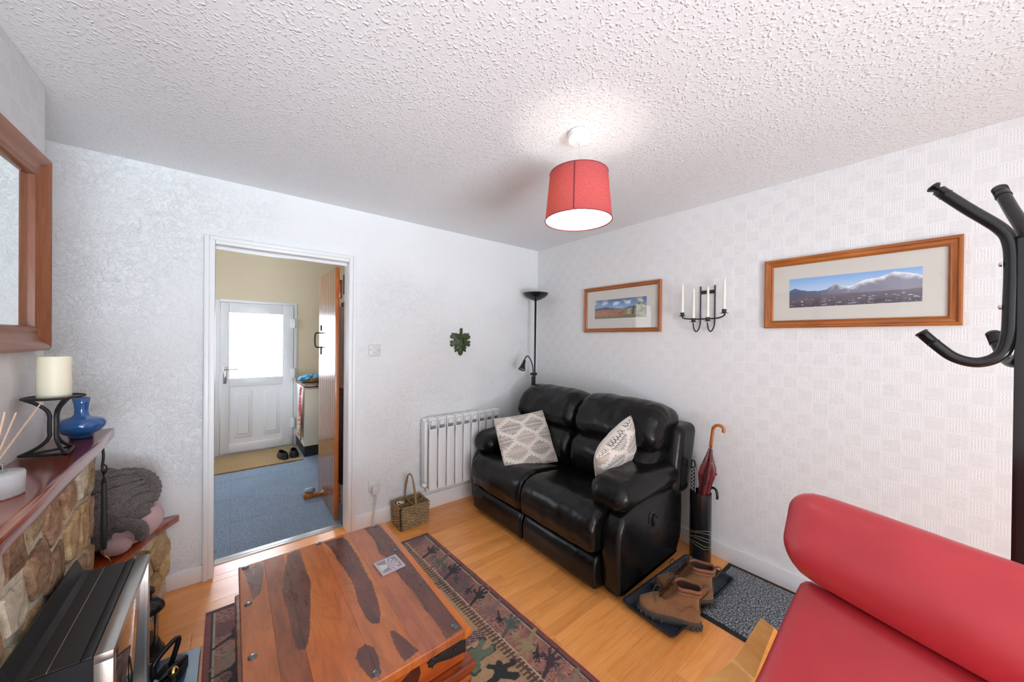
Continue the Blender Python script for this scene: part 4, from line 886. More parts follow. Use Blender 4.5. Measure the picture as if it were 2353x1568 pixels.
b = BM(); e1 = Vector((.0, -1, 0)); tube(b, [ft, hd], .004, 8); part('shaft', b, MAT['chrome'], um)
top = hd+axd*.12; cx_ = [hd, hd+axd*.06, top]
side_ = Vector((.15, -1, .0)).normalized(); R_ = .030; cc_ = top+side_*R_
for k in range(1, 13): an = pi*1.12*k/12; cx_.append(cc_-side_*R_*cos(an)+axd*R_*sin(an))
b = BM(); tube(b, smooth_path(cx_, 2), .0095, 12); part('handle', b, MAT['handle_wood'], um, sm=180)
b = BM(); n = 48; Rn = []
for k in range(n+1):
    t_ = k/n; p = ft.lerp(hd, .02+.97*t_); env = .012+.016*min(1, (1-t_)*6)+.014*np.exp(-((t_-.78)/.10)**2)-.004*t_
    x, y = frame(axd); ring = []
    for i in range(28): an = 2*pi*i/28; f = 1+.36*sin(5*an+t_*7)+.06*sin(9*an+t_*20); ring.append(b.verts.new(p+(x*cos(an)+y*sin(an))*env*f))
    Rn.append(ring)
for a, c in zip(Rn, Rn[1:]):
    for i in range(28): b.faces.new((a[i], a[(i+1) % 28], c[(i+1) % 28], c[i]))
b.faces.new(Rn[-1]); b.faces.new(Rn[0][::-1])
t = NT('dark_red_nylon'); f = t.noise(t.pos(), 60, 3); t.set(color=t.ramp(f, [(.45, (.10, .006, .012)), (.54, (.22, .012, .018)), (.60, (.02, .004, .010))]), rough=.4, sheen=.2); part('canopy', b, t.m, um, sm=60)
b = BM(); p = ft.lerp(hd, .80)
vs = [p+Vector((0, 0, .02)), p+Vector((.01, -.055, -.02)), p+Vector((.008, -.015, -.075)), p+Vector((-.012, .0, -.02))]; vv = [b.verts.new(v) for v in vs]; b.faces.new(vv); bmesh.ops.solidify(b, geom=b.faces[:], thickness=.003); part('loose_fold', b, t.m, um)
b2 = thing('umbrella', 'black folding umbrella with a hooked handle hanging over the rim of the stand', 'umbrella', (UX+.03, UY-.04, .1))
b = BM(); tube(b, smooth_path([(UX+.035, UY-.030, .05), (UX+.038, UY-.035, .40), (UX+.040, UY-.040, .455), (UX+.040, UY-.055, .475), (UX+.036, UY-.078, .470), (UX+.032, UY-.088, .44), (UX+.030, UY-.088, .415)], 5), .0075, 10); part('handle', b, MAT['black_gloss'], b2, sm=180)
b3 = thing('umbrella', 'slim black umbrella with a white zigzag edge, left in the black stand', 'umbrella', (UX-.02, UY+.035, .05))
b = BM(); box(b, (UX-.030, UY+.020, .03), (UX-.018, UY+.050, .60), .005); tube(b, smooth_path([(UX-.024, UY+.022, .58), (UX-.024, UY+.028, .63), (UX-.024, UY+.038, .64), (UX-.024, UY+.048, .63), (UX-.024, UY+.050, .58)], 4), .005, 8); part('body', b, MAT['black'], b3)
b = BM()
zz = [(UX-.0315, UY+(.044 if i % 2 else .030), .45+.012*i) for i in range(13)]; tube(b, zz, .0017, 5); tube(b, [(UX-.0315, UY+.020, .44), (UX-.0315, UY+.022, .60)], .002, 5); part('white_zigzag', b, simple('white_trim', (.75, .75, .75), .6), b3)

# ================================================================== MATS + BOOTS
am = thing('door_mat', 'charcoal speckled mat with black rubber edge lying along the right-hand wall', 'mat', (2.19, .45, 0))
b = BM(); box(b, (1.895, .02, .0), (2.488, .858, .004), .001, 1); part('rubber_edge', b, simple('rubber', (.012, .012, .013), .7), am)
b = BM(); box(b, (1.922, .045, .0038), (2.462, .833, .0075), .002); part('pile', b, MAT['doormat'], am)
MAT['tray'] = simple('dark_blue_plastic', (.016, .024, .036), .38)
tr_ = thing('boot_tray', 'dark blue plastic boot tray beside the sofa, holding two brown boots', 'tray', (1.965, .915, .008), Matrix.Rotation(radians(-2.0), 3, 'Z'))
b = BM(); hx, hy = .340, .142; ir = [(-1, -1), (1, -1), (1, 1), (-1, 1)]
def rr_(hx, hy, r, z):
    P_ = []
    for sx, sy, a0 in ((1, 1, 0), (-1, 1, 90), (-1, -1, 180), (1, -1, 270)):
        for k in range(5): a = radians(a0+22.5*k); P_.append(b.verts.new((sx*(hx-r)+r*cos(a), sy*(hy-r)+r*sin(a), z)))
    return P_
R = [rr_(hx-.012, hy-.012, .02, 0.0005), rr_(hx, hy, .025, .026), rr_(hx+.006, hy+.006, .028, .027), rr_(hx+.006, hy+.006, .028, .024), rr_(hx+.001, hy+.001, .025, .022)]
R2 = [rr_(hx-.004, hy-.004, .024, .026), rr_(hx-.026, hy-.026, .014, .0035)]
for a, c in [(R[0], R[1]), (R[1], R[2]), (R[1], R2[0]), (R2[0], R2[1])]:
    for i in range(20): b.faces.new((a[i], a[(i+1) % 20], c[(i+1) % 20], c[i]))
b.faces.new(R2[1]); b.faces.new(R[0][::-1])
for v in R[3]+R[4]: b.verts.remove(v)
part('tray_body', b, MAT['tray'], tr_, local=True, norm=True)
b = BM()
for i in range(-4, 4):
    for j in range(-3, 4):
        cx, cy = i*.075+(.037 if j % 2 else 0)+.02, j*.037; a = radians(20 if (i+j) % 2 else 110); tube(b, [(cx+.014*cos(a+q)*1, cy+.014*sin(a+q), .0042) for q in (-.7, -.35, 0, .35, .7)], [.0004, .0014, .0018, .0014, .0004], 5)
part('tread_pattern', b, MAT['tray'], tr_, local=True)
MAT['suede'] = simple('brown_nubuck', (.245, .118, .046), .85, bs=45, bd=.003, var=14, sheen=.2)
MAT['suede2'] = simple('brown_nubuck_collar', (.22, .088, .038), .7, bs=60, bd=.002)
MAT['sole'] = simple('grey_brown_rubber', (.060, .048, .038), .8, bs=80, bd=.001)
MAT['lining'] = simple('dark_lining', (.050, .018, .012), .7)
def boot(label, loc, rz, mirror, lean=0.):
    bt = thing('work_boot', label, 'boot', loc, Matrix.Rotation(rz, 3, 'Z'), 'pair of brown work boots'); Lb = .30; sgn = -1 if mirror else 1
    def outline(x0, x1, wf, wb, n=40, curve=.012):
        P_ = []
        for k in range(n):
            a = 2*pi*k/n; cx_ = cos(a); sy = sin(a); t_ = (1-cx_)/2; ex = .80; x = x0+(x1-x0)*((1-math.copysign(abs(cx_)**ex, cx_))/2); wdt = wf*(1-t_)+wb*t_; ball = 1+.10*np.exp(-((t_-.28)/.16)**2)-.12*np.exp(-((t_-.60)/.14)**2)
            y = math.copysign(abs(sy)**.72, sy)*wdt*ball+sgn*curve*sin(pi*t_)*.6*(x1-x0)/.3
            P_.append((x, y))
        return P_
    # sole: x from 0 (toe) to .30 (heel)
    b = BM(); Rr = []
    for z, g in ((.0, .0), (.012, .003), (.028, .002), (.034, -.003)): Rr.append([b.verts.new((x, y, z+.012*max(0, 1-x/.06)**2)) for x, y in outline(0-g, .300+g, .052+g, .041+g)])
    for a, c in zip(Rr, Rr[1:]):
        for i in range(40): b.faces.new((a[i], a[(i+1) % 40], c[(i+1) % 40], c[i]))
    b.faces.new(Rr[0][::-1]); b.faces.new(Rr[-1]); sl = part('sole', b, MAT['sole'], bt, local=True)
    b = BM(); ol = outline(-.003, .303, .0545, .0435, 44)
    for i in range(0, 44, 2):
        x, y = ol[i]
        if .135 < x < .19: continue
        s_ = Vector((x-.15, y*3, 0)).normalized()*.003; box(b, (x-.006+s_.x*.3, y-.006+s_.y*.3, .0+.012*max(0, 1-x/.06)**2), (x+.006+s_.x*.3, y+.006+s_.y*.3, .016+.012*max(0, 1-x/.06)**2), .001, 1)
    part('tread_lugs', b, MAT['sole'], sl, local=True, kind='stuff')
    # upper, stacked outlines
    lv = [(.030, .004, .298, .049, .040), (.045, .004, .297, .050, .040), (.060, .010, .294, .047, .039), (.072, .026, .292, .042, .038), (.082, .052, .290, .039, .037), (.092, .085, .288, .037, .037), (.102, .115, .287, .036, .037), (.114, .140, .286, .036, .038), (.128, .156, .287, .037, .039), (.142, .164, .289, .038, .040), (.156, .168, .293, .040, .041), (.168, .170, .296, .041, .042)]
    b = BM(); Rr = []
    for z, x0, x1, wf, wb in lv:
        Rr.append([b.verts.new((x+lean*(z-.03), y*(1), z+(.012*max(0, 1-x/.06)**2 if z < .05 else 0)+.004*mnoise.noise(Vector((x*28, y*20, z*20+rz))))) for x, y in outline(x0, x1, wf, wb, 40, .012)])
    for k, (a, c) in enumerate(zip(Rr, Rr[1:])):
        for i in range(40):
            b.faces.new((a[i], a[(i+1) % 40], c[(i+1) % 40], c[i]))
    part('upper', b, MAT['suede'], bt, local=True, sm=180)
    b = BM(); ins = [(.169, .174, .292, .037, .038), (.150, .178, .286, .032, .034), (.110, .175, .282, .028, .030), (.060, .12, .280, .025, .028)]; R3 = []
    for z, x0, x1, wf, wb in ins: R3.append([b.verts.new((x+lean*(z-.03), y, z)) for x, y in outline(x0, x1, wf, wb, 40, .012)])
    for a, c in zip(R3, R3[1:]):
        for i in range(40): b.faces.new((a[i], a[(i+1) % 40], c[(i+1) % 40], c[i]))
    b.faces.new(R3[-1]); part('lining', b, MAT['lining'], bt, local=True, sm=180)
    b = BM(); cl = outline(.170, .296, .041, .042, 40, .012); pth = [(x+lean*.135, y, .166+(-.012*max(0, 1-(x-.17)/.03) if False else 0)) for i, (x, y) in enumerate(cl)]
    tube(b, pth, .0075, 8, True); pth2 = [(x+lean*.12, y*1.01, .150) for x, y in outline(.168, .295, .042, .043, 40, .012)]; tube(b, pth2, .0062, 8, True); part('padded_collar', b, MAT['suede2'], bt, local=True, sm=180)
    # flaps that carry the eyelets, tongue, laces
    for s_ in (-1, 1):
        b = BM(); pts_ = [(.105, .018), (.125, .020), (.145, .024), (.160, .027), (.166, .030)]; zs = [.100, .118, .138, .160, .182]; V0 = []; V1 = []
        for (x, y), z in zip(pts_, zs): V0.append(b.verts.new((x-.004+lean*(z-.03), s_*y*.55, z+.006))); V1.append(b.verts.new((x+.022+lean*(z-.03), s_*(y+.017), z-.002)))
        for k in range(4): b.faces.new((V0[k], V0[k+1], V1[k+1], V1[k]))
        bmesh.ops.solidify(b, geom=b.faces[:], thickness=.004); fp = part('eyelet_flap', b, MAT['suede'], bt, local=True, sm=60)
        b = BM()
        for (x, y), z in zip(pts_, zs): lathe(b, [(.0045, -.001), (.0045, .003), (.002, .004), (0, .004)], (x+.002+lean*(z-.03), s_*(y*.55+.004), z+.006), 8, (-.8, s_*.3, .5))
        part('eyelets', b, MAT['stud'], fp, local=True)
    b = BM(); V0 = []
    for k in range(7): t_ = k/6; x = .095+.070*t_; z = .094+.090*t_; V0.append([b.verts.new((x+.006+lean*(z-.03), y_*(.024), z+.004*(1-abs(y_))-.0)) for y_ in (-1, -.5, 0, .5, 1)])
    for a, c in zip(V0, V0[1:]):
        for i in range(4): b.faces.new((a[i], a[i+1], c[i+1], c[i]))
    bmesh.ops.solidify(b, geom=b.faces[:], thickness=.005); part('tongue', b, MAT['suede2'], bt, local=True, sm=180)
    b = BM(); P_ = []
    for k in range(5): z = .108+.019*k; x = .098+.0165*k; P_ += [(x+lean*(z-.03), .014*(1 if k % 2 else -1), z+.006), (x+.003+lean*(z-.03), .014*(-1 if k % 2 else 1), z+.010)]
    tube(b, smooth_path(P_, 3), .0021, 6); tube(b, smooth_path([(.118, .010, .135), (.095, .030, .15), (.080, .045, .13), (.085, .052, .095), (.100, .056, .07)], 4), .0019, 6); tube(b, smooth_path([(.118, -.010, .135), (.088, -.024, .148), (.075, -.036, .12), (.09, -.045, .085)], 4), .0019, 6); part('laces', b, simple('brown_lace', (.055, .030, .016), .8) if 'brown_lace' not in bpy.data.materials else bpy.data.materials['brown_lace'], bt, local=True, sm=180)
    b = BM(); tube(b, smooth_path([(.292, .0, .155), (.312, .0, .178), (.335, .0, .176), (.322, .0, .150), (.298, .0, .125)], 4), .0085, 6, flat=.25); part('heel_loop', b, MAT['suede2'], bt, local=True, sm=180)
    b = BM(); tube(b, [(x+.0005, y*1.025, z_) for (x, y), z_ in zip(outline(.19, .297, .0405, .0395, 40, .012), [.085+.015*sin(i*.5) for i in range(40)])], .0016, 5, True); part('seam', b, MAT['suede2'], bt, local=True, sm=180)
    bt.scale = (.96, 1., 1.14); return bt
def dirang(x, y): return atan2(y, x)
boot('brown suede work boot nearer the camera, on the boot tray, toe toward the sofa', (1.672, .998, .0125), dirang(.125, -.255), False, .05)
boot('brown suede work boot behind its twin, heel over the edge of the boot tray', (1.885, 1.022, .0125), dirang(.140, -.27), True, .05)

# ================================================================== RED ARMCHAIR
ch = thing('lounge_chair', 'reclined red leather lounge chair with bent birch arms beside the coat stand', 'chair', (.95, .15, 0))
az = radians(18); th = radians(50)
s_ = Vector((-sin(az), -cos(az), 0)); Fd = Vector((-cos(az), sin(az), 0)); u_ = Fd*cos(th)+Vector((0, 0, -1))*sin(th); n_ = (Fd*sin(th)+Vector((0, 0, 1))*cos(th)).normalized()
P0 = Vector((1.10, .229, .83)); WD = .60
def cm(o, ex, ey, ez):
    m = Matrix.Identity(4)
    for i in range(3): m[i][0] = ex[i]; m[i][1] = ey[i]; m[i][2] = ez[i]; m[i][3] = o[i]
    return m
def slab(b, o, ex, ey, ez, lo, hi, r, cuts, fn=None):
    t2 = bmesh.new(); soft(t2, lo, hi, r, cuts, fn); t2.transform(cm(o, ex, ey, ez)); add(b, t2)
def crown(p, h):
    k = (1-(p.x/h.x)**2)*(1-(p.y/h.y)**2); p.z += .012*k+.004*mnoise.noise(Vector((p.x*6, p.y*6, 1.))); return p
b = BM(); slab(b, P0, s_, u_, n_, (0, -.02, -.085), (WD, .62, .0), .030, 24, crown); part('back_cushion', b, MAT['red'], ch, sm=180)
b = BM(); slab(b, P0, s_, u_, n_, (.01, -.20, -.12), (WD-.01, .06, -.035), .03, 8); part('back_support', b, MAT['red'], ch, sm=180)
b = BM()
def pil(p, h):
    k = abs(p.x)/h.x; p.x += .022*(p.y/h.y)*(p.x < 0)*k**2; p.y *= 1-.10*k**6; p.z *= 1-.14*k**6; p.z += .004*mnoise.noise(Vector((p.x*8, p.y*10, 3.))); return p
slab(b, P0+n_*.02, s_, u_, n_, (-.048, -.218, -.055), (WD+.035, -.008, .078), .066, 22, pil); part('head_pillow', b, MAT['red'], ch, sm=180)
Pb = P0+u_*.60
sd = (Fd*cos(radians(-8))+Vector((0, 0, 1))*sin(radians(8))).normalized(); sn_ = s_.cross(sd); sn_ = sn_ if sn_.z > 0 else -sn_
b = BM(); slab(b, Pb+n_*.0, s_, sd, sn_, (0, -.02, -.10), (WD, .52, .0), .035, 14, crown); part('seat_cushion', b, MAT['red'], ch, sm=180)
# frames each side
for sg, oo in ((-1, -.112), (1, WD+.112)):
    def rb_(pts, wd, th_, nm):
        """laminated bent strip: width along s_, thickness in plane"""
        pts = smooth_path(pts, 5); b = BM(); R = []
        for i, p in enumerate(pts):
            d = (pts[min(i+1, len(pts)-1)]-pts[max(i-1, 0)]).normalized(); nn = d.cross(s_).normalized(); wk = wd*(.62+.38*min(1., i/14)); R.append([b.verts.new(p+s_*wk/2*a+nn*th_/2*c) for a, c in ((-1, -1), (1, -1), (1, 1), (-1, 1))])
        for a, c in zip(R, R[1:]):
            for i in range(4): b.faces.new((a[i], a[(i+1) % 4], c[(i+1) % 4], c[i]))
        b.faces.new(R[0][::-1]); b.faces.new(R[-1]); part(nm, b, MAT['birch'], ch, sm=50)
    base = P0+s_*oo; base.z = 0
    g = lambda f, z: base+Fd*f+Vector((0, 0, z))
    rb_([g(-.080, .606), g(-.045, .570), g(-.012, .532), g(.02, .503), g(.07, .490), g(.13, .485), g(.30, .482), g(.48, .476), g(.56, .456), g(.590, .40), g(.585, .30), g(.56, .10), g(.50, .025), g(.35, .018), g(.0, .018), g(-.15, .018)], .058, .024, 'arm_frame')
    so = s_*(.16 if sg < 0 else -.16); rb_([g(-.06, .70)+so, g(.0, .62)+so, g(.06, .54)+so, g(.14, .46)+so, g(.24, .36)+so, g(.40, .30)+so, g(.60, .33)+so], .030, .022, 'seat_frame')
for f, z in ((.12, .455), (.45, .33)):
    b = BM(); p = P0.copy(); p.z = 0; p = p+Fd*f+Vector((0, 0, z)); slab(b, p, s_, Fd, Vector((0, 0, 1)), (-.14, -.02, -.010), (WD+.14, .02, .010), .004, 2); part('cross_bar', b, MAT['birch'], ch)

# ================================================================== COAT STAND
CX, CY = 1.545, -.138
ct = thing('coat_stand', 'black tubular metal coat stand with curved hooks at the right edge of the view', 'coat stand', (CX, CY, 0))
b = BM(); tube(b, [(CX, CY, .02), (CX, CY, 1.685)], .030, 28); part('pole', b, MAT['black_gloss'], ct)
b = BM(); lathe(b, [(.030, 1.685), (.030, 1.692), (0, 1.694)], (CX, CY, 0), 28); part('cap', b, MAT['black'], ct)
b = BM(); lathe(b, [(0, 0), (.17, 0), (.17, .012), (.16, .02), (.035, .03), (0, .03)], (CX, CY, 0), 40); part('base', b, MAT['black'], ct)
def hook(dirv, top_r, top_z, low_r, low_z, off):
    d = Vector(dirv).normalized(); o = Vector((CX, CY, 0)); Pt = lambda r, z: o+d*r+Vector((0, 0, z))
    b = BM(); tube(b, smooth_path([Pt(x_*top_r/.162, 1.68+(z_-1.68)*(top_z-1.68)/.179) if z_ > 1.68 else Pt(x_, z_) for x_, z_ in ((.162, 1.859), (.105, 1.784), (.053, 1.718), (.038, 1.676), (.035, 1.609), (.036, 1.521), (.038, 1.444), (.050, 1.393), (.084, 1.371), (.123, 1.382), (.154, 1.414), (.180, 1.447))], 6), .0135, 14); hk = part('hook', b, MAT['black_gloss'], ct, sm=180)
    a0 = Pt(top_r, top_z); a1 = Pt(.105, 1.784); e = (a0-a1).normalized(); b = BM(); tube(b, [a0-e*.032, a0+e*.004, a0+e*.008], [.0153, .0153, .0125], 16); part('end_cap', b, MAT['black'], hk); b = BM(); a0 = Pt(low_r, low_z); a1 = Pt(low_r-.026, low_z-.033); e = (a0-a1).normalized(); tube(b, [a0-e*.032, a0+e*.004, a0+e*.008], [.0153, .0153, .0125], 16); part('end_cap', b, MAT['black'], hk)
    for z in (1.625, 1.515):
        b = BM(); lathe(b, [(.007, 0), (.006, .004), (0, .006)], Pt(off+.013, z)+Vector((0, 0, 0)), 10, d); tube(b, [Pt(.026, z), Pt(off, z)], .008, 8); part('bolt', b, MAT['chrome'], hk)
hook((0, 1, 0), .162, 1.859, .180, 1.447, .037)
hook((1, .30, 0), .162, 1.859, .180, 1.447, .037)
hook((0, -1, 0), .162, 1.859, .180, 1.447, .037)
hook((-1, -.65, 0), .162, 1.859, .180, 1.447, .037)

# ================================================================== THINGS ON THE SHELF
SZ = 1.015
hx_, hy_ = -.470, 1.905
hl = thing('candle_holder', 'black iron pillar candle holder on the varnished shelf', 'candle holder', (hx_, hy_, SZ))
b = BM(); rp = .066
tube(b, [(hx_+rp*cos(2*pi*k/48), hy_+rp*sin(2*pi*k/48), 1.208) for k in range(48)], .0042, 8, True); lathe(b, [(0, 1.204), (.062, 1.204), (.064, 1.208), (0, 1.208)], (hx_, hy_, 0), 32); part('top_plate', b, MAT['iron'], hl)
ths = [radians(a) for a in (-55, 65, 185)]
for a in ths:
    b = BM(); f = lambda r, z: (hx_+r*cos(a), hy_+r*sin(a), z); tube(b, smooth_path([f(.064, 1.205), f(.040, 1.190), f(.017, 1.166), f(.010, 1.145), f(.010, 1.12), f(.010, 1.095), f(.010, 1.075), f(.020, 1.055), f(.042, 1.035), f(.069, 1.020)], 5), .0054, 8); part('leg', b, MAT['iron'], hl)
b = BM(); q = [(hx_+.070*cos(a), hy_+.070*sin(a), 1.0205) for a in ths]; tube(b, [Vector(q[i]).lerp(Vector(q[(i+1) % 3]), k/4) for i in range(3) for k in range(4)], .0048, 8, True); part('base_ring', b, MAT['iron'], hl)
b = BM(); lathe(b, [(0, 0), (.0375, 0), (.0385, .003), (.0385, .134), (.036, .139), (.020, .137), (0, .135)], (hx_, hy_, 1.2085), 40); cd_ = one('pillar_candle', b, MAT['wax'], 'thick cream pillar candle on the black iron holder', 'candle')
b = BM(); tube(b, [(hx_, hy_, 1.342), (hx_+.001, hy_, 1.352)], .001, 5); part('wick', b, simple('wick', (.6, .55, .45), .9), cd_)
vx, vy = -.463, 2.150
b = BM(); pr = [(0, .002), (.030, 0), (.035, .002), (.034, .008), (.038, .012), (.056, .024), (.067, .040), (.069, .054), (.062, .069), (.044, .079), (.026, .084), (.020, .092), (.019, .110), (.0215, .135), (.0255, .156), (.0225, .156), (.018, .135), (.016, .11), (.016, .09), (0, .086)]
one('vase', (lambda: (lathe(b, [(r_*.985, z_) for r_, z_ in pr], (vx, vy, SZ), 56), b)[1])(), simple('blue_glaze', (.012, .10, .30), .08, coat=1.), 'glossy blue bulb-shaped vase with a narrow neck at the far end of the shelf', 'vase', sm=180)
jx, jy = -.462, 1.475
df_ = thing('reed_diffuser', 'glass reed diffuser jar with silver collar on the shelf, left of the candle holder', 'diffuser', (jx, jy, SZ))
t = NT('ribbed_glass'); p = t.pos(True); t.set(color=(.93, .94, .94), rough=.10, trans=.45, ior=1.35); v = t.n('TexVoronoi', {'Vector': t.pos(True, (1, 1, .6)), 'Scale': 260.}).outputs['Distance']; t.bump(v, .0012, .7)
b = BM(); lathe(b, [(0, 0), (.049, 0), (.052, .004), (.052, .054), (.050, .058), (.016, .060), (.014, .060), (.046, .056), (.048, .052), (.048, .006), (0, .005)], (jx, jy, SZ), 48); part('jar', b, t.m, df_, sm=180)
t = NT('diffuser_liquid'); t.set(color=(.88, .88, .87), rough=.3); 
b = BM(); lathe(b, [(0, 0), (.046, 0), (.046, .044), (0, .044)], (jx, jy, SZ+.006), 40); part('frosted_band', b, t.m, df_)
b = BM(); lathe(b, [(0, 0), (.0195, 0), (.0205, .003), (.0205, .020), (.014, .022), (0, .022)], (jx, jy, SZ+.060), 32); part('collar', b, MAT['chrome'], df_)
MAT['reed'] = simple('reed', (.74, .52, .36), .6)
for ex_, ey_, ez_ in ((.012, .245, .130), (.008, .232, .118), (.006, .110, .125), (.010, .035, .140), (-.02, .02, .165), (-.03, -.06, .165), (.02, -.10, .17)):
    b = BM(); tube(b, [(jx, jy, SZ+.01), (jx+ex_*.1, jy+ey_*.1, SZ+.080), (jx+ex_, jy+ey_, SZ+.080+ez_*.9)], .0020, 6); part('reed', b, MAT['reed'], df_)
# poker-like strap hanging at the stone corner
tl_ = thing('hanging_poker', 'black fire tool with a brass hook hanging at the corner of the stone surround', 'fire tool', (-.418, 2.185, .48))
b = BM(); tube(b, smooth_path([(-.412, 2.150, .972), (-.410, 2.155, .93), (-.414, 2.160, .885), (-.412, 2.160, .865)], 4), .0045, 7); tube(b, smooth_path([(-.412, 2.155, .90), (-.402, 2.158, .885), (-.405, 2.162, .86), (-.416, 2.160, .85)], 4), .003, 6); b.transform(Matrix.Translation((.008, -.02, 0))); part('cord', b, MAT['iron'], tl_)
b = BM(); tube(b, [(-.412, 2.160, .870), (-.412, 2.165, .82), (-.412, 2.170, .60), (-.413, 2.172, .545)], [.006, .008, .011, .008], 8); b.transform(Matrix.Translation((.010, -.02, 0))); part('rod', b, MAT['iron'], tl_)
b = BM(); tube(b, smooth_path([(-.413, 2.172, .55), (-.412, 2.174, .52), (-.400, 2.176, .50), (-.396, 2.178, .478), (-.405, 2.176, .465)], 4), .0028, 6); b.transform(Matrix.Translation((.010, -.02, 0))); part('hook', b, simple('brass', (.55, .38, .14), .3, 1.), tl_)

# ================================================================== PLUSH + BLANKET ON BENCH
bx_, by_, bz_ = -.455, 2.47, .418
b = BM(); t2 = bmesh.new(); bmesh.ops.create_icosphere(t2, subdivisions=4, radius=1)
for v in t2.verts:
    c = v.co; v.co = Vector((c.x*.150, c.y*.125, max(-.098, c.z*.105)))
t2.transform(Matrix.Translation((bx_+.045, by_-.005, bz_+.100))); add(b, t2)
t2 = bmesh.new(); bmesh.ops.create_icosphere(t2, subdivisions=3, radius=1); t2.transform(Matrix.Translation((bx_+.055, by_-.125, bz_+.048)) @ Matrix.Diagonal((.05, .035, .042, 1))); add(b, t2)
one('plush_toy', b, simple('pink_plush', (.62, .40, .40), .95, bs=300, bd=.003, sheen=.3), 'pale pink plush cushion mostly hidden under the grey blanket on the stone bench', 'plush', sm=180)
b = BM(); bmesh.ops.create_icosphere(b, subdivisions=6, radius=1)
for v in b.verts:
    c = v.co.copy(); q = c*1.7
    ax1 = c.x*-.35+c.y*.45+c.z*.95; wv = .6*mnoise.noise(q*.9)+.10*mnoise.noise(q*2.6)
    s1 = sin(ax1*11+wv*5); fold = -.016*(1-abs(s1))**3+.022*mnoise.noise(q*.9+Vector((3, 1, 7)))
    rib = .0048*sin((ax1*.9+.12*wv)*46)
    r_ = 1+(fold+rib)/.16*.9
    x = c.x*.180*r_; y = c.y*.178*r_; z = c.z*.180*r_
    v.co = Vector((x, y, max(z, -.190)))
b.transform(Matrix.Translation((bx_-.015, by_-.015, bz_+.196)))
t = NT('grey_chenille'); f = t.noise(t.pos(), 160, 4, .7); t.set(color=t.ramp(f, [(.35, '#4a4340'), (.55, '#6e6460'), (.74, '#938780')]), rough=.95, sheen=.3, spec=.1); t.bump(f, .006, .9); CHE = t.m
bl = thing('blanket', 'grey-brown ribbed chenille blanket bundled over the pink plush on the stone bench', 'blanket', (bx_, by_, bz_))
part('bundle', b, CHE, bl, sm=180)
for pts_, rr in (([(-.43, 2.335, .60), (-.375, 2.315, .575), (-.335, 2.325, .545), (-.32, 2.345, .505), (-.325, 2.355, .47)], .026), ([(-.42, 2.50, .745), (-.345, 2.485, .72), (-.310, 2.475, .66), (-.315, 2.455, .60)], .042)):
    b = BM(); P_ = smooth_path(pts_, 12); R = []
    tube(b, P_, [rr*(.75+.25*sin(pi*i/(len(P_)-1)))*(1+.06*sin(i*2.1)) for i in range(len(P_))], 24)
    for v in b.verts: v.co += v.co.normalized()*.006*mnoise.noise(v.co*40)
    part('fold', b, CHE, bl, sm=180)

# ================================================================== STOVE
sx0, sx1, sy0_, sy1_, sz_ = -.415, -.252, 1.385, 1.905, .58
sv = thing('electric_stove', 'black electric stove fire with a polished steel front rim, standing before the stone surround', 'stove', (-.33, 1.65, .03))
b = BM(); box(b, (sx0, sy0_, .06), (sx1-.022, sy1_, sz_-.002), .003); part('body', b, simple('black_steel', (.010, .010, .011), .65, spec=.25), sv)
b = BM(); box(b, (sx0+.006, sy0_+.004, sz_-.002), (-.355, sy1_-.004, sz_+.001)); box(b, (-.352, sy0_+.004, sz_-.002), (-.300, sy1_-.004, sz_+.001)); box(b, (-.297, sy0_, sz_-.002), (sx1-.026, sy1_, sz_+.003), .001); part('top_plate', b, simple('black_steel_top', (.016, .016, .016), .45), sv)
b = BM(); box(b, (-.3545, sy0_+.004, sz_-.001), (-.3525, sy1_-.004, sz_+.0022)); part('top_seam', b, MAT['steel'], sv)
b = BM(); box(b, (sx1-.024, sy0_-.004, sz_-.020), (sx1+.012, sy1_+.004, sz_+.004), .002); box(b, (sx1-.024, sy0_-.004, .10), (sx1+.012, sy0_+.022, sz_-.018), .002); box(b, (sx1-.024, sy1_-.018, .10), (sx1+.012, sy1_+.004, sz_-.018), .002); box(b, (sx1-.024, sy0_-.004, .06), (sx1+.012, sy1_+.004, .10), .002); part('front_rim', b, MAT['steel'], sv)
b = BM(); box(b, (sx1-.020, sy0_+.022, .10), (sx1+.002, sy1_-.018, sz_-.020), .001); part('glass_door', b, simple('dark_stove_glass', (.02, .022, .026), .05, coat=1.), sv)
b = BM(); tube(b, smooth_path([(sx1+.004, sy0_+.05, .42), (sx1+.03, sy0_+.05, .42), (sx1+.034, sy0_+.05, .40), (sx1+.03, sy0_+.05, .34), (sx1+.004, sy0_+.05, .34)], 4), .007, 8); part('handle', b, MAT['chrome'], sv)
b = BM(); R0 = [(sx0-.003, sz_+.052), (sx0-.007, sz_+.050), (sx0-.004, sz_+.004), (sx0-.004, sz_-.01), (sx0+.030, sz_-.01), (sx0+.030, sz_+.003), (sx0+.012, sz_+.006)]
t2 = bmesh.new(); prism(t2, R0, 1, sy0_, sy1_+.0); add(b, t2); part('rear_flange', b, simple('black_steel_flange', (.012, .013, .015), .3), sv)
for x in (sx0+.02, sx1-.05):
    for y in (sy0_+.04, sy1_-.04): b = BM(); lathe(b, [(0, .0305), (.018, .0305), (.02, .062), (0, .062)], (x, y, 0), 12); part('foot', b, MAT['iron'], sv)
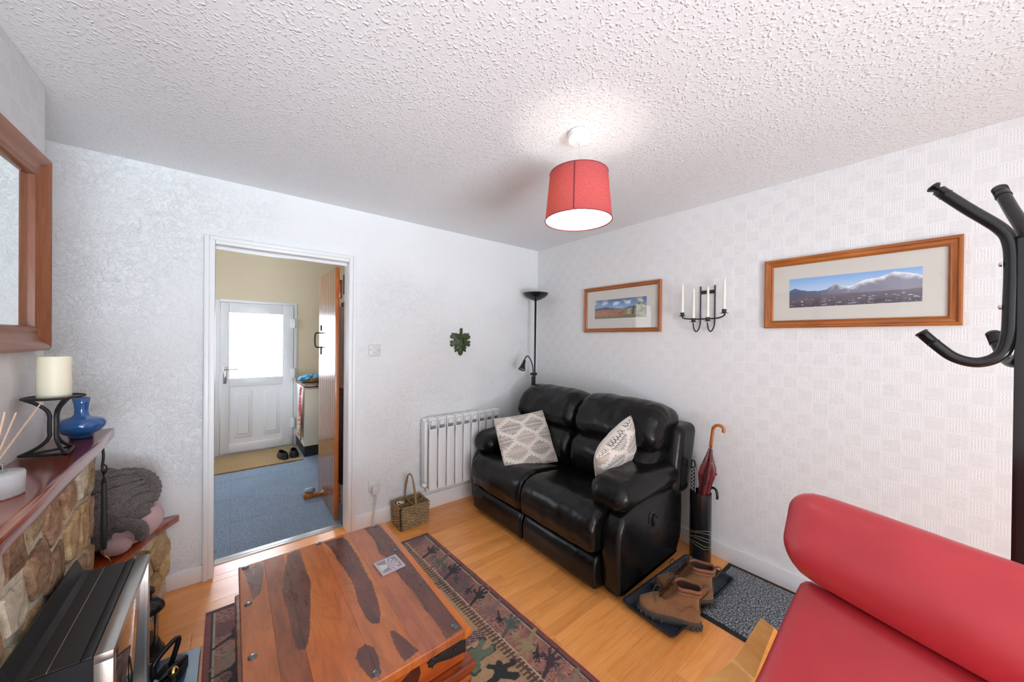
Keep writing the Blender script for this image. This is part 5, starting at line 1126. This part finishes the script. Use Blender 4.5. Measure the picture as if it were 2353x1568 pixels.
# lantern
lx, ly = -.292, 2.215
ln = thing('lantern', 'small black candle lantern on the floor behind the stove', 'lantern', (lx, ly, 0))
b = BM(); lathe(b, [(0, 0), (.062, 0), (.064, .010), (.056, .022), (.048, .045), (.046, .050), (0, .050)], (lx, ly, 0), 28); part('base', b, MAT['black_gloss'], ln)
b = BM(); lathe(b, [(.052, .190), (.064, .196), (.060, .215), (.040, .240), (.022, .248), (.022, .27), (.032, .274), (.030, .288), (.0, .290)], (lx, ly, 0), 28); part('top', b, MAT['black_gloss'], ln)
for k in range(4): a = pi/4+pi/2*k; b = BM(); tube(b, [(lx+.046*cos(a), ly+.046*sin(a), .048), (lx+.050*cos(a), ly+.050*sin(a), .195)], .004, 6); part('bar', b, MAT['black'], ln)
t = NT('lantern_glass'); t.set(color=(.9, .95, .95), rough=.05, trans=.95, ior=1.3)
b = BM(); lathe(b, [(.042, .05), (.044, .193)], (lx, ly, 0), 28); part('glass', b, t.m, ln, sm=180)
b = BM(); lathe(b, [(0, 0), (.019, 0), (.0185, .05), (0, .052)], (lx, ly, .0505), 20); one('tealight', b, MAT['wax2'], 'short white candle inside the small black lantern', 'candle')
b = BM(); tube(b, smooth_path([(-.30, 2.10, .034), (-.255, 2.105, .034), (-.235, 2.085, .034), (-.240, 2.05, .034), (-.27, 2.0, .034)], 6), .005, 8); one('power_cable', b, MAT['black'], 'black flex looping on the hearth behind the stove', 'cable')
# cast-iron implement on hearth
ir_ = thing('cast_iron_press', 'black cast-iron implement with a raised bar handle on the blue hearth slab', 'ironware', (-.20, 1.93, .03))
b = BM()
prism(b, [(-.234, 1.935), (-.205, 1.985), (-.150, 2.00), (-.132, 1.985), (-.150, 1.93), (-.205, 1.865), (-.234, 1.855)], 2, .031, .085, .008); part('body', b, MAT['black_gloss'], ir_)
b = BM(); tube(b, [(-.232, 1.870, .098), (-.19, 1.905, .098), (-.140, 1.955, .098)], [.010, .014, .008], 12); part('roller', b, MAT['black_gloss'], ir_)
b = BM(); tube(b, smooth_path([(-.228, 1.905, .08), (-.229, 1.908, .135), (-.225, 1.912, .150), (-.205, 1.935, .165), (-.172, 1.968, .178), (-.165, 1.972, .160), (-.185, 1.962, .085)], 6), .0095, 10); part('bar_handle', b, MAT['black_gloss'], ir_)
b = BM(); lathe(b, [(0, 0), (.012, 0), (.012, .012), (.006, .018), (.006, .10), (.013, .108), (.016, .120), (.010, .133), (0, .136)], (-.165, 1.822, .0305), 16); one('brass_knob_tool', b, simple('brass_polished', (.62, .44, .16), .2, 1.), 'small brass-knobbed tool standing on the blue hearth slab', 'fire tool', sm=180)

# ================================================================== KITCHEN THINGS
cb_ = thing('kitchen_cabinet', 'cream kitchen base unit with a black plinth beyond the doorway', 'cabinet', (1.1, 5.05, 0))
b = BM(); box(b, (.672, 4.735, .13), (1.60, 5.39, .825), .003); part('carcass', b, simple('white_panel', (.80, .80, .78), .5), cb_)
b = BM(); box(b, (.676, 4.716, .135), (1.27, 4.735, .805), .003); part('door', b, simple('cream_front', (.74, .67, .53), .5), cb_)
b = BM(); box(b, (.682, 4.755, 0.0025), (1.60, 5.38, .13)); part('plinth', b, simple('black_plinth', (.015, .015, .016), .4), cb_)
b = BM(); box(b, (.668, 4.70, .826), (1.62, 5.395, .866), .004); one('worktop', b, m_wood('brown_worktop', ['#3c2214', '#5a3520', '#754a2c'], (2, 8, 8), .25, .4), 'dark brown wooden worktop on the cream kitchen unit', 'worktop')
b = BM(); b2_ = thing('bread_basket', 'shallow woven bread basket on the worktop under the blue cloth', 'basket', (.80, 4.98, .866)); lathe(b, [(0, .002), (.085, .0), (.100, .012), (.108, .040), (.112, .058), (.106, .058), (.098, .035), (.08, .012), (0, .010)], (.80, 4.98, .8665), 32); part('bowl', b, MAT['wicker2'], b2_, sm=180)
b = BM(); bmesh.ops.create_grid(b, x_segments=40, y_segments=30, size=1)
for v in b.verts: x, y = v.co.x, v.co.y; v.co = Vector((.79+x*.140, 4.98+y*.10, .945+.022*mnoise.noise(Vector((x*3, y*3, 2)))+.012*sin(x*9+y*3)-.025*(x*x)-.02*y*y))
bmesh.ops.solidify(b, geom=b.faces[:], thickness=.018); one('cloth', b, simple('blue_cloth', (.02, .22, .40), .8, var=12), 'folded bright blue cloth heaped on the bread basket', 'cloth', sm=180)
b = BM(); lathe(b, [(0, 0), (.034, 0), (.037, .075), (.034, .075), (.031, .006), (0, .005)], (.945, 4.93, .8665), 24); one('mug', b, simple('red_glaze', (.30, .015, .03), .3), 'dark red mug on the worktop beside the bread basket', 'mug', sm=180)
# towel hanging on the left side of the unit
nu, nv = 26, 60; S2, T2 = np.meshgrid(np.linspace(0, 1, nu), np.linspace(0, 1, nv)); wdt = .10+.19*T2**.7
X = .655-.02*np.sin(S2*9+T2*2)*(.3+.5*T2)-.012; Y = 4.73+.04*T2*0+(S2-.15)*wdt+.03*T2; Z = .84-.60*T2+.10*(S2-.5)*T2
col = np.ones(S2.shape+(3,))*L('#a8222a'); pt = fbm(S2*7, T2*12, 2, 5); col[(pt > .56) & (pt < .63)] = L('#e0c8b8'); lo_ = T2 > .72-.25*S2; col[lo_] = L('#d8c4a0'); col[lo_ & (pt > .55) & (pt < .64)] = L('#a02a24'); col[T2 > .97] = L('#b03038')
tw = thing('tea_towel', 'red and cream patterned tea towel hanging at the end of the kitchen unit', 'towel', (.65, 4.8, .24)); me = grid_sheet(np.stack([X, Y, Z], -1)-np.array(tw.location), col); part('cloth', me, MAT['fabric_print'], tw, sm=180)
b = BM(); lathe(b, [(0, 0), (.006, 0), (.006, .022), (.010, .028), (0, .030)], (.6715, 4.765, .815), 10, (-1, 0, 0)); one('towel_hook', b, MAT['white'], 'small white hook on the end panel holding the tea towel', 'hook')
cm_ = thing('coir_mat', 'tan coir door mat in front of the white back door', 'mat', (.2, 5.0, 0))
b = BM(); box(b, (-.60, 4.655, .003), (.655, 5.345, .014), .003); part('pile', b, MAT['coir'], cm_)
b = BM()
for k in range(60): x = -.595+.0208*k; box(b, (x, 4.66, .0135), (x+.011, 5.34, .0165), .001, 1)
part('ribs', b, MAT['coir'], cm_, kind='stuff')
for i_, (x, y, a, lab) in enumerate(((.470, 4.86, .15, 'black slip-on shoe on the coir mat, left one of the pair'), (.585, 4.875, -.05, 'black slip-on shoe on the coir mat, right one of the pair'))):
    sh = thing('slip_on_shoe', lab, 'shoe', (x, y, .0168), Matrix.Rotation(a, 3, 'Z'), 'black shoes on the coir mat'); b = BM(); R = []
    for z, g, x0 in ((0, .0, -.13), (.012, .003, -.13), (.03, .0, -.125), (.05, -.006, -.10), (.065, -.014, -.06)):
        R.append([b.verts.new(((.045+g)*(1-.15*cos(an))*math.copysign(abs(sin(an))**.8, sin(an)), x0*-1*0+(.13+g)*cos(an)*(1 if z < .04 else .92)-(.02 if z > .04 else 0), z+(.012*max(0, -cos(an)) if z > .04 else 0))) for an in [2*pi*k/28 for k in range(28)]])
    for p, q in zip(R, R[1:]):
        for k in range(28): b.faces.new((p[k], p[(k+1) % 28], q[(k+1) % 28], q[k]))
    b.faces.new(R[0][::-1]); part('upper', b, simple('black_shoe', (.012, .012, .013), .45), sh, local=True, sm=60)
    b = BM(); lathe(b, [(0, 0), (.028, 0)], (0, -.02, .045), 20); part('insole', b, simple('black_insole', (.006, .006, .006), .9), sh, local=True)
dsn = thing('doorstop', 'wooden wedge doorstop topped with a grey mouse shape, at the foot of the plank door', 'doorstop', (.56, 3.53, .002))
b = BM(); prism(b, [(-.075, 0), (.065, 0), (.065, .022), (-.015, .030), (-.075, .045)], 1, -.028, .028, .004); b.transform(Matrix.Translation((.572, 3.525, .0035))); part('wedge', b, MAT['pine'], dsn)
b = BM(); bmesh.ops.create_icosphere(b, subdivisions=3, radius=1)
for v in b.verts: c = v.co; v.co = Vector((c.x*.046, c.y*.024*(1+.35*c.x), c.z*.024*(1+.35*c.x)))
b.transform(Matrix.Translation((.545, 3.525, .062))); ms_ = part('mouse_body', b, simple('pewter', (.28, .31, .36), .35, .3), dsn, sm=180)
b = BM()
for s2 in (-1, 1): lathe(b, [(0, 0), (.008, .001), (.009, .004), (0, .004)], (.522, 3.525+s2*.012, .078), 12, (-.5, 0, 1))
part('ear', b, bpy.data.materials['pewter'], ms_)
# things behind the plank door
b = BM(); t2 = bmesh.new()
for k in range(1):
    soft(b, (.700, 3.02, 1.00), (.775, 3.32, 1.68), .035, 12, lambda p, h: Vector((p.x+.012*sin(p.y*40+p.z*3), p.y*(.55+.45*min(1, (h.z-p.z)/(h.z*.5))), p.z)))
one('hanging_coat', b, simple('pale_coat', (.62, .58, .58), .9, bs=30, bd=.004), 'pale coat hanging behind the open plank door', 'coat', sm=180)
b = BM(); box(b, (.735, 3.62, .87), (1.25, 4.25, .91), .003); box(b, (.76, 3.64, .0), (1.24, 4.23, .868), .003); one('side_unit', b, m_wood('dark_unit', ['#2a1208', '#401c0e', '#5a2a14'], (2, 2, 8), .4), 'dark wooden unit glimpsed behind the open plank door', 'cabinet')
b = BM(); box(b, (.745, 3.70, .911), (.90, 3.95, 1.06), .01); one('storage_tin', b, simple('pink_tin', (.55, .03, .10), .4), 'bright pink tin on the dark unit behind the plank door', 'tin')
